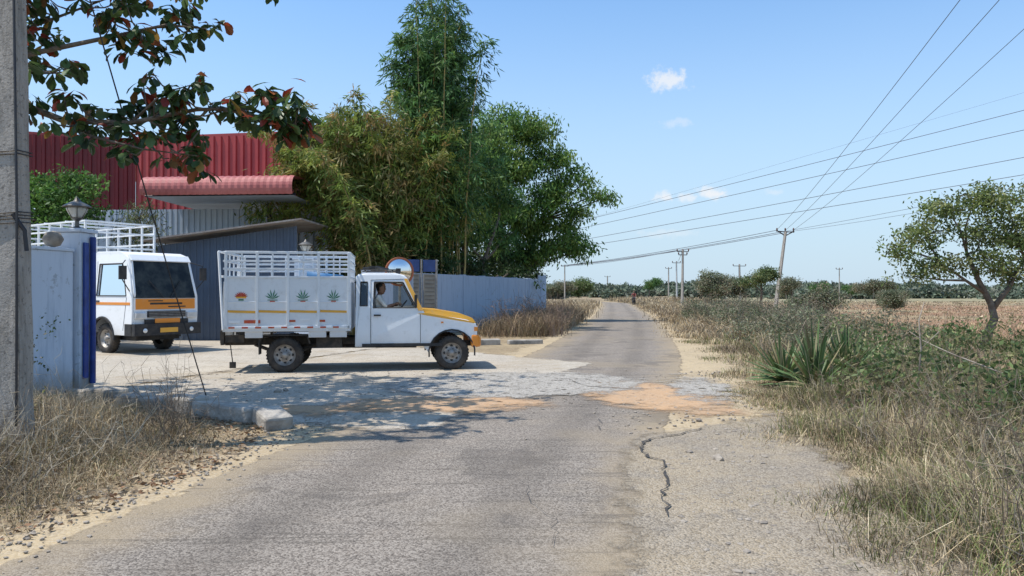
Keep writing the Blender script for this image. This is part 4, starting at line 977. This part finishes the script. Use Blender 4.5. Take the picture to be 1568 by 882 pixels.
for i in range(36):
    y=rng.uniform(7.6,15); x=cx(y)+inner(y)+rng.uniform(1.6,6.5); bl.append((x,y,rng.uniform(.35,.7),rng.uniform(.3,.6),rng.uniform(.3,.55),rng.uniform(.3,.5)))
bl+=[(6.0,8.6,.55,.5,.5,.45),(6.9,9.4,.7,.6,.6,.45),(5.2,9.2,.5,.5,.5,.4),(4.6,6.6,.3,.3,.3,.3),(5.4,7.6,.4,.4,.4,.35),(3.4,5.2,.25,.25,.25,.2),(4.2,5.4,.3,.3,.3,.25),(4.4,9.6,.35,.4,.4,.3)]
blob_foliage(f,bl,85,13,.11,.095,.045,GS,.0,shell=.25)
for b in bl: twig_bush(w,(b[0],b[1]),.5,b[2]*1.7,8,(.20,.17,.10),.006)
f.build('foliage',[M_leaf],parent=e); w.build('stems',[M_dry],parent=e)
mb=MB(); mb.tube([(5.7,10.4,.2),(5.75,10.4,.8),(5.72,10.4,1.2),(5.85,10.5,1.45)],[.014,.012,.009,.004],5); mb.tube([(5.75,10.4,.8),(5.95,10.3,1.05)],.006,4)
mb.tube([(5.1,9.2,1.0),(5.3,8.9,.85),(5.9,8.4,.55),(6.6,8.0,.2)],[.005,.008,.012,.015],5); mb.tube([(5.1,9.2,1.0),(5.0,9.3,1.1),(4.95,9.4,1.02)],.004,4); mb.build('dead_branch',[simple('dead_wood',(.36,.31,.25),(.25,.2,.16),8,.9)],True)
M_agave=foliage('agave_leaf',.15,.5)
def agave(c,R,n,zt=0.0):
    mb=MB(); c=np.array([c[0],c[1],zt])
    for i in range(n):
        a=i*2.399+rng.normal()*.2; el=math.radians(np.interp(i,[0,n],[8,82])+rng.normal()*9); L=R*rng.uniform(.65,1.12)
        d=np.array([math.cos(a)*math.cos(el),math.sin(a)*math.cos(el),math.sin(el)]); s=np.array([-math.sin(a),math.cos(a),0]); nn=np.cross(s,d)
        V=[];ws=[.026,.03,.028,.02,.002]; ts=[0,.25,.5,.78,1]; bend=rng.uniform(.12,.42)
        for t,w in zip(ts,ws):
            p=c+d*L*t+np.array([0,0,-bend*L*t*t*math.cos(el)+.05]); V+=[p-s*w-nn*(-.4*w),p-nn*.3*w,p+s*w-nn*(-.4*w)]
        F=[(k*3+j,k*3+j+1,k*3+j+4,k*3+j+3) for k in range(4) for j in range(2)]
        g=rng.uniform(.55,1.25); col=np.array((.12,.185,.07))*g if rng.random()>.22 else np.array((.36,.31,.17))*g
        mb.add(V,F,0,col)
    mb.build('agave_plant',[M_agave],True)
agave((4.8,11.7),.92,90); agave((5.5,12.2),.95,90,.08); agave((5.15,12.6),.95,70,.15); agave((4.55,12.4),.85,70,.05); agave((5.95,12.7),.85,60,.08)
# ---------------------------------------------------------------- left corner weeds and litter
mb=MB()
n=3200; y=3.4+6.6*rng.random(n)**1.1; o=rng.random(n)*3.2; lim=np.interp(y,[3.4,5,7,8.6,10],[-3.6,-3.3,-3.0,-3.4,-4.8]); XY=np.stack([lim-o,y],1)
tufts(mb,XY,np.clip(.07+o*.2,.06,.42)*rng.uniform(.4,1.4,n),12,DRY+[(.18,.14,.08),(.22,.17,.10),(.17,.17,.07)],spread=.14,w=.005,lean=1.0)
XY=np.stack([rng.uniform(-6.3,-4.3,240),rng.uniform(6.3,8.6,240)],1); tufts(mb,XY,.62,7,DRY,spread=.06,w=.005,lean=.3)
mb.build('dry_weeds',[M_dry])
mb=MB()
for i in range(36): twig_bush(mb,(rng.uniform(-5.9,-3.6),rng.uniform(4.8,8.8)),.45,rng.uniform(.3,.8),10,(.42,.36,.27) if i%2 else (.2,.16,.12),.004)
mb.build('dry_twigs',[M_dry])
mb=MB(); n=2400; y=rng.uniform(4.2,9.6,n); lim=np.interp(y,[4,5,7,8.6,10],[-3.3,-3.05,-2.6,-2.85,-4.6]); x=lim-rng.exponential(1.1,n)
D=np.concatenate([rng.normal(size=(n,2)),rng.normal(size=(n,1))*.25],1); add_leaves(mb,np.stack([x,y,rng.uniform(.01,.05,n)],1),D,rng.uniform(.03,.09,n),rng.uniform(.012,.035,n),pick([(.28,.20,.13),(.32,.24,.16),(.20,.15,.10),(.40,.32,.22),(.26,.15,.09)],n,.3))
mb.build('leaf_litter',[M_dry])
mb=MB(); blob_foliage(mb,[(-6.8,10.3,.75,.25,.35,.45),(-6.7,9.6,.5,.3,.4,.35),(-6.8,10.8,1.1,.15,.2,.3),(-5.6,8.3,.35,.4,.3,.25)],110,9,.09,.06,.03,[(.14,.19,.06),(.12,.16,.055),(.25,.22,.10)],0,shell=.2); mb.build('wall_creeper',[M_leaf])
mb=MB()
n=1700
t=rng.random(n); wx=np.interp(t,[0,1],[-1.2,2.6]); wy=np.interp(t,[0,1],[26.5,42]); XY=np.stack([wx+rng.uniform(0,2.4,n),wy+rng.normal(size=n)*.5],1); XY=keep(XY,lambda x,y:(x<cx(y)-2.5))
tufts(mb,XY,rng.uniform(.4,1.15,len(XY)),14,[(.28,.20,.13),(.34,.25,.16),(.22,.16,.11),(.38,.29,.18),(.18,.15,.08)],spread=.25,w=.006,lean=.6)
n=900; y=rng.uniform(41,95,n); XY=np.stack([cx(y)-rng.uniform(2.6,10,n),y],1); tufts(mb,XY,rng.uniform(.4,1.0,n),12,DRY,spread=.5,w=.010,lean=.5)
n=500; XY=np.stack([rng.uniform(17.5,30,n),rng.uniform(100,135,n)],1); tufts(mb,XY,rng.uniform(.5,1.1,n),12,DRY,spread=.8,w=.012,lean=.5)
mb.build('dry_undergrowth',[M_dry])
mb=MB()
for i in range(26): twig_bush(mb,(rng.uniform(-.6,2.2),rng.uniform(26,37)),.8,1.2,9,(.22,.16,.12),.011)
mb.build('dry_twigs',[M_dry])
# ---------------------------------------------------------------- distant vegetation
f=MB(); far=[(.15,.18,.12),(.12,.15,.10),(.19,.20,.15),(.10,.13,.09)]; bl=[]  # pale greyed greens: aerial haze painted into the far leaf colours
for i in range(130):
    y=rng.uniform(160,330); u=rng.uniform(.03,.78); x=y*u; h=rng.uniform(.8,2.2)*y/240; bl.append((x,y,h*.7,rng.uniform(3,8),3,h))
for i in range(60):
    y=rng.uniform(330,480); x=y*rng.uniform(.0,.9); bl.append((x,y,2.0,14,4,rng.uniform(2.5,4.5)))
blob_foliage(f,bl,5,26,.6,1.1,.6,far,0,shell=.3)
f.build('distant_trees',[foliage('hazed_leaves',.1,.9)])
def dtree(x,y,h,r,pal,n=5,name='distant_tree'):
    bl=[(x+rng.normal()*r*.45,y+rng.normal()*r*.3,h*.72+rng.normal()*r*.2,r*.55,r*.5,r*.38) for _ in range(n)]
    tree(name,[([(x,y,0),(x+.1,y,h*.4),(x,y,h*.7)],h*.03)],bl,200/(r*r),24,r*.13,r*.12,r*.055,pal,.1,h*.012,shell=.3)
dtree(21.5,64,4.0,1.5,GS,6); dtree(23.4,62,2.8,1.2,GG,5); dtree(52,125,3.0,1.7,DG,6); dtree(59.5,130,2.6,1.4,DG,5)
dtree(42,85,2.9,1.6,GG,7); dtree(27.5,102,3.4,2.6,GG,7); dtree(31.5,105,3.0,2.2,GG,7)
dtree(25,135,4.6,1.8,DG,5); dtree(10,160,4,3,GG,6); dtree(18,200,4,4,GS,6)
dtree(31,60,1.2,1.2,GG,6); dtree(18.5,46,1.4,1.5,GG,6); dtree(38,75,1.5,1.4,GG,6)
mb=MB()
for bx,by in((230,290),):
    H=16
    for s in(-1,1):
        mb.tube([(bx+s*2.2,by,0),(bx+s*.5,by,H*.7),(bx,by,H)],.12,4)
        for k in range(5): z0=k*H*.15; mb.tube([(bx+s*(2.2-k*.35),by,z0),(bx-s*(2.2-(k+1)*.35),by,z0+H*.15)],.07,4)
    for z in(11,13,15): mb.tube([(bx-3,by,z),(bx+3,by,z)],.1,4)
mb.build('lattice_pylon',[M_rim])
# ---------------------------------------------------------------- world, sun, camera
SD=(.45,.10)
elev=math.degrees(math.atan2(1,math.hypot(*SD))); 
W=bpy.data.worlds.new('World'); S.world=W; W.use_nodes=True; nt=W.node_tree; nt.nodes.clear()
sky=nd(nt,'ShaderNodeTexSky',sky_type='NISHITA',sun_disc=False,sun_elevation=math.radians(elev),sun_rotation=math.atan2(-SD[0],-SD[1]),altitude=0,air_density=1.0,dust_density=.6,ozone_density=1.5)
gen=nd(nt,'ShaderNodeTexCoord').outputs['Generated']
col=mixc(nt,1.0,sky.outputs[0],(1.1,1.42,1.60),'MULTIPLY')
gz=nd(nt,'ShaderNodeSeparateXYZ',{0:gen}).outputs[2]
col=mixc(nt,sm(nt,gz,.46,-.02,0,.92),col,(3.95,4.95,5.95))
nn=nd(nt,'ShaderNodeTexNoise',{'Vector':gen,'Scale':60,'Detail':4,'Roughness':.65}).outputs[1]
nn2=nd(nt,'ShaderNodeVectorMath',{0:nd(nt,'ShaderNodeVectorMath',{0:nn,1:(.5,.5,.5)},operation='SUBTRACT').outputs[0],1:(3,3,3)},operation='MULTIPLY').outputs[0]
for (u,v,rx,ry,st) in((1022,121,30,16,.8),(1089,294,20,10,.9),(1017,301,15,10,.8),(1052,303,14,7,.65),(1036,188,26,7,.3),(1188,293,18,5,.3),(1020,358,48,7,.3)):
    d=Vector(((u-784)/1132,1,(447-v)/1132)).normalized()
    df=nd(nt,'ShaderNodeVectorMath',{0:gen,1:tuple(d)},operation='SUBTRACT').outputs[0]
    df=nd(nt,'ShaderNodeVectorMath',{0:df,1:(1132/rx,1132/rx,1132/ry)},operation='MULTIPLY').outputs[0]
    df=nd(nt,'ShaderNodeVectorMath',{0:df,1:nn2},operation='ADD').outputs[0]
    ln=nd(nt,'ShaderNodeVectorMath',{0:df},operation='LENGTH').outputs['Value']
    col=mixc(nt,ma(nt,'MULTIPLY',sm(nt,ln,1.25,.2),st),col,(6.2,6.35,6.6))
bg=nd(nt,'ShaderNodeBackground',{'Color':col,'Strength':.145}); nd(nt,'ShaderNodeOutputWorld',{0:bg.outputs[0]})
W.cycles.sampling_method='MANUAL'; W.cycles.sample_map_resolution=256
sl=bpy.data.lights.new('sun','SUN'); sl.energy=5.0; sl.angle=math.radians(.5); sl.color=(1,.95,.87)
so=bpy.data.objects.new('sun',sl); COL.objects.link(so); so.rotation_euler=Vector((SD[0],SD[1],-1)).to_track_quat('-Z','Y').to_euler()
cam=bpy.data.cameras.new('camera'); cam.sensor_width=36; cam.lens=26; cam.clip_end=6000; cam.clip_start=.05
co_=bpy.data.objects.new('camera',cam); COL.objects.link(co_); co_.location=(0,0,1.6); co_.rotation_euler=(math.radians(90.3),0,0); S.camera=co_
S.view_settings.view_transform='Standard'; S.view_settings.look='None'; S.view_settings.exposure=0
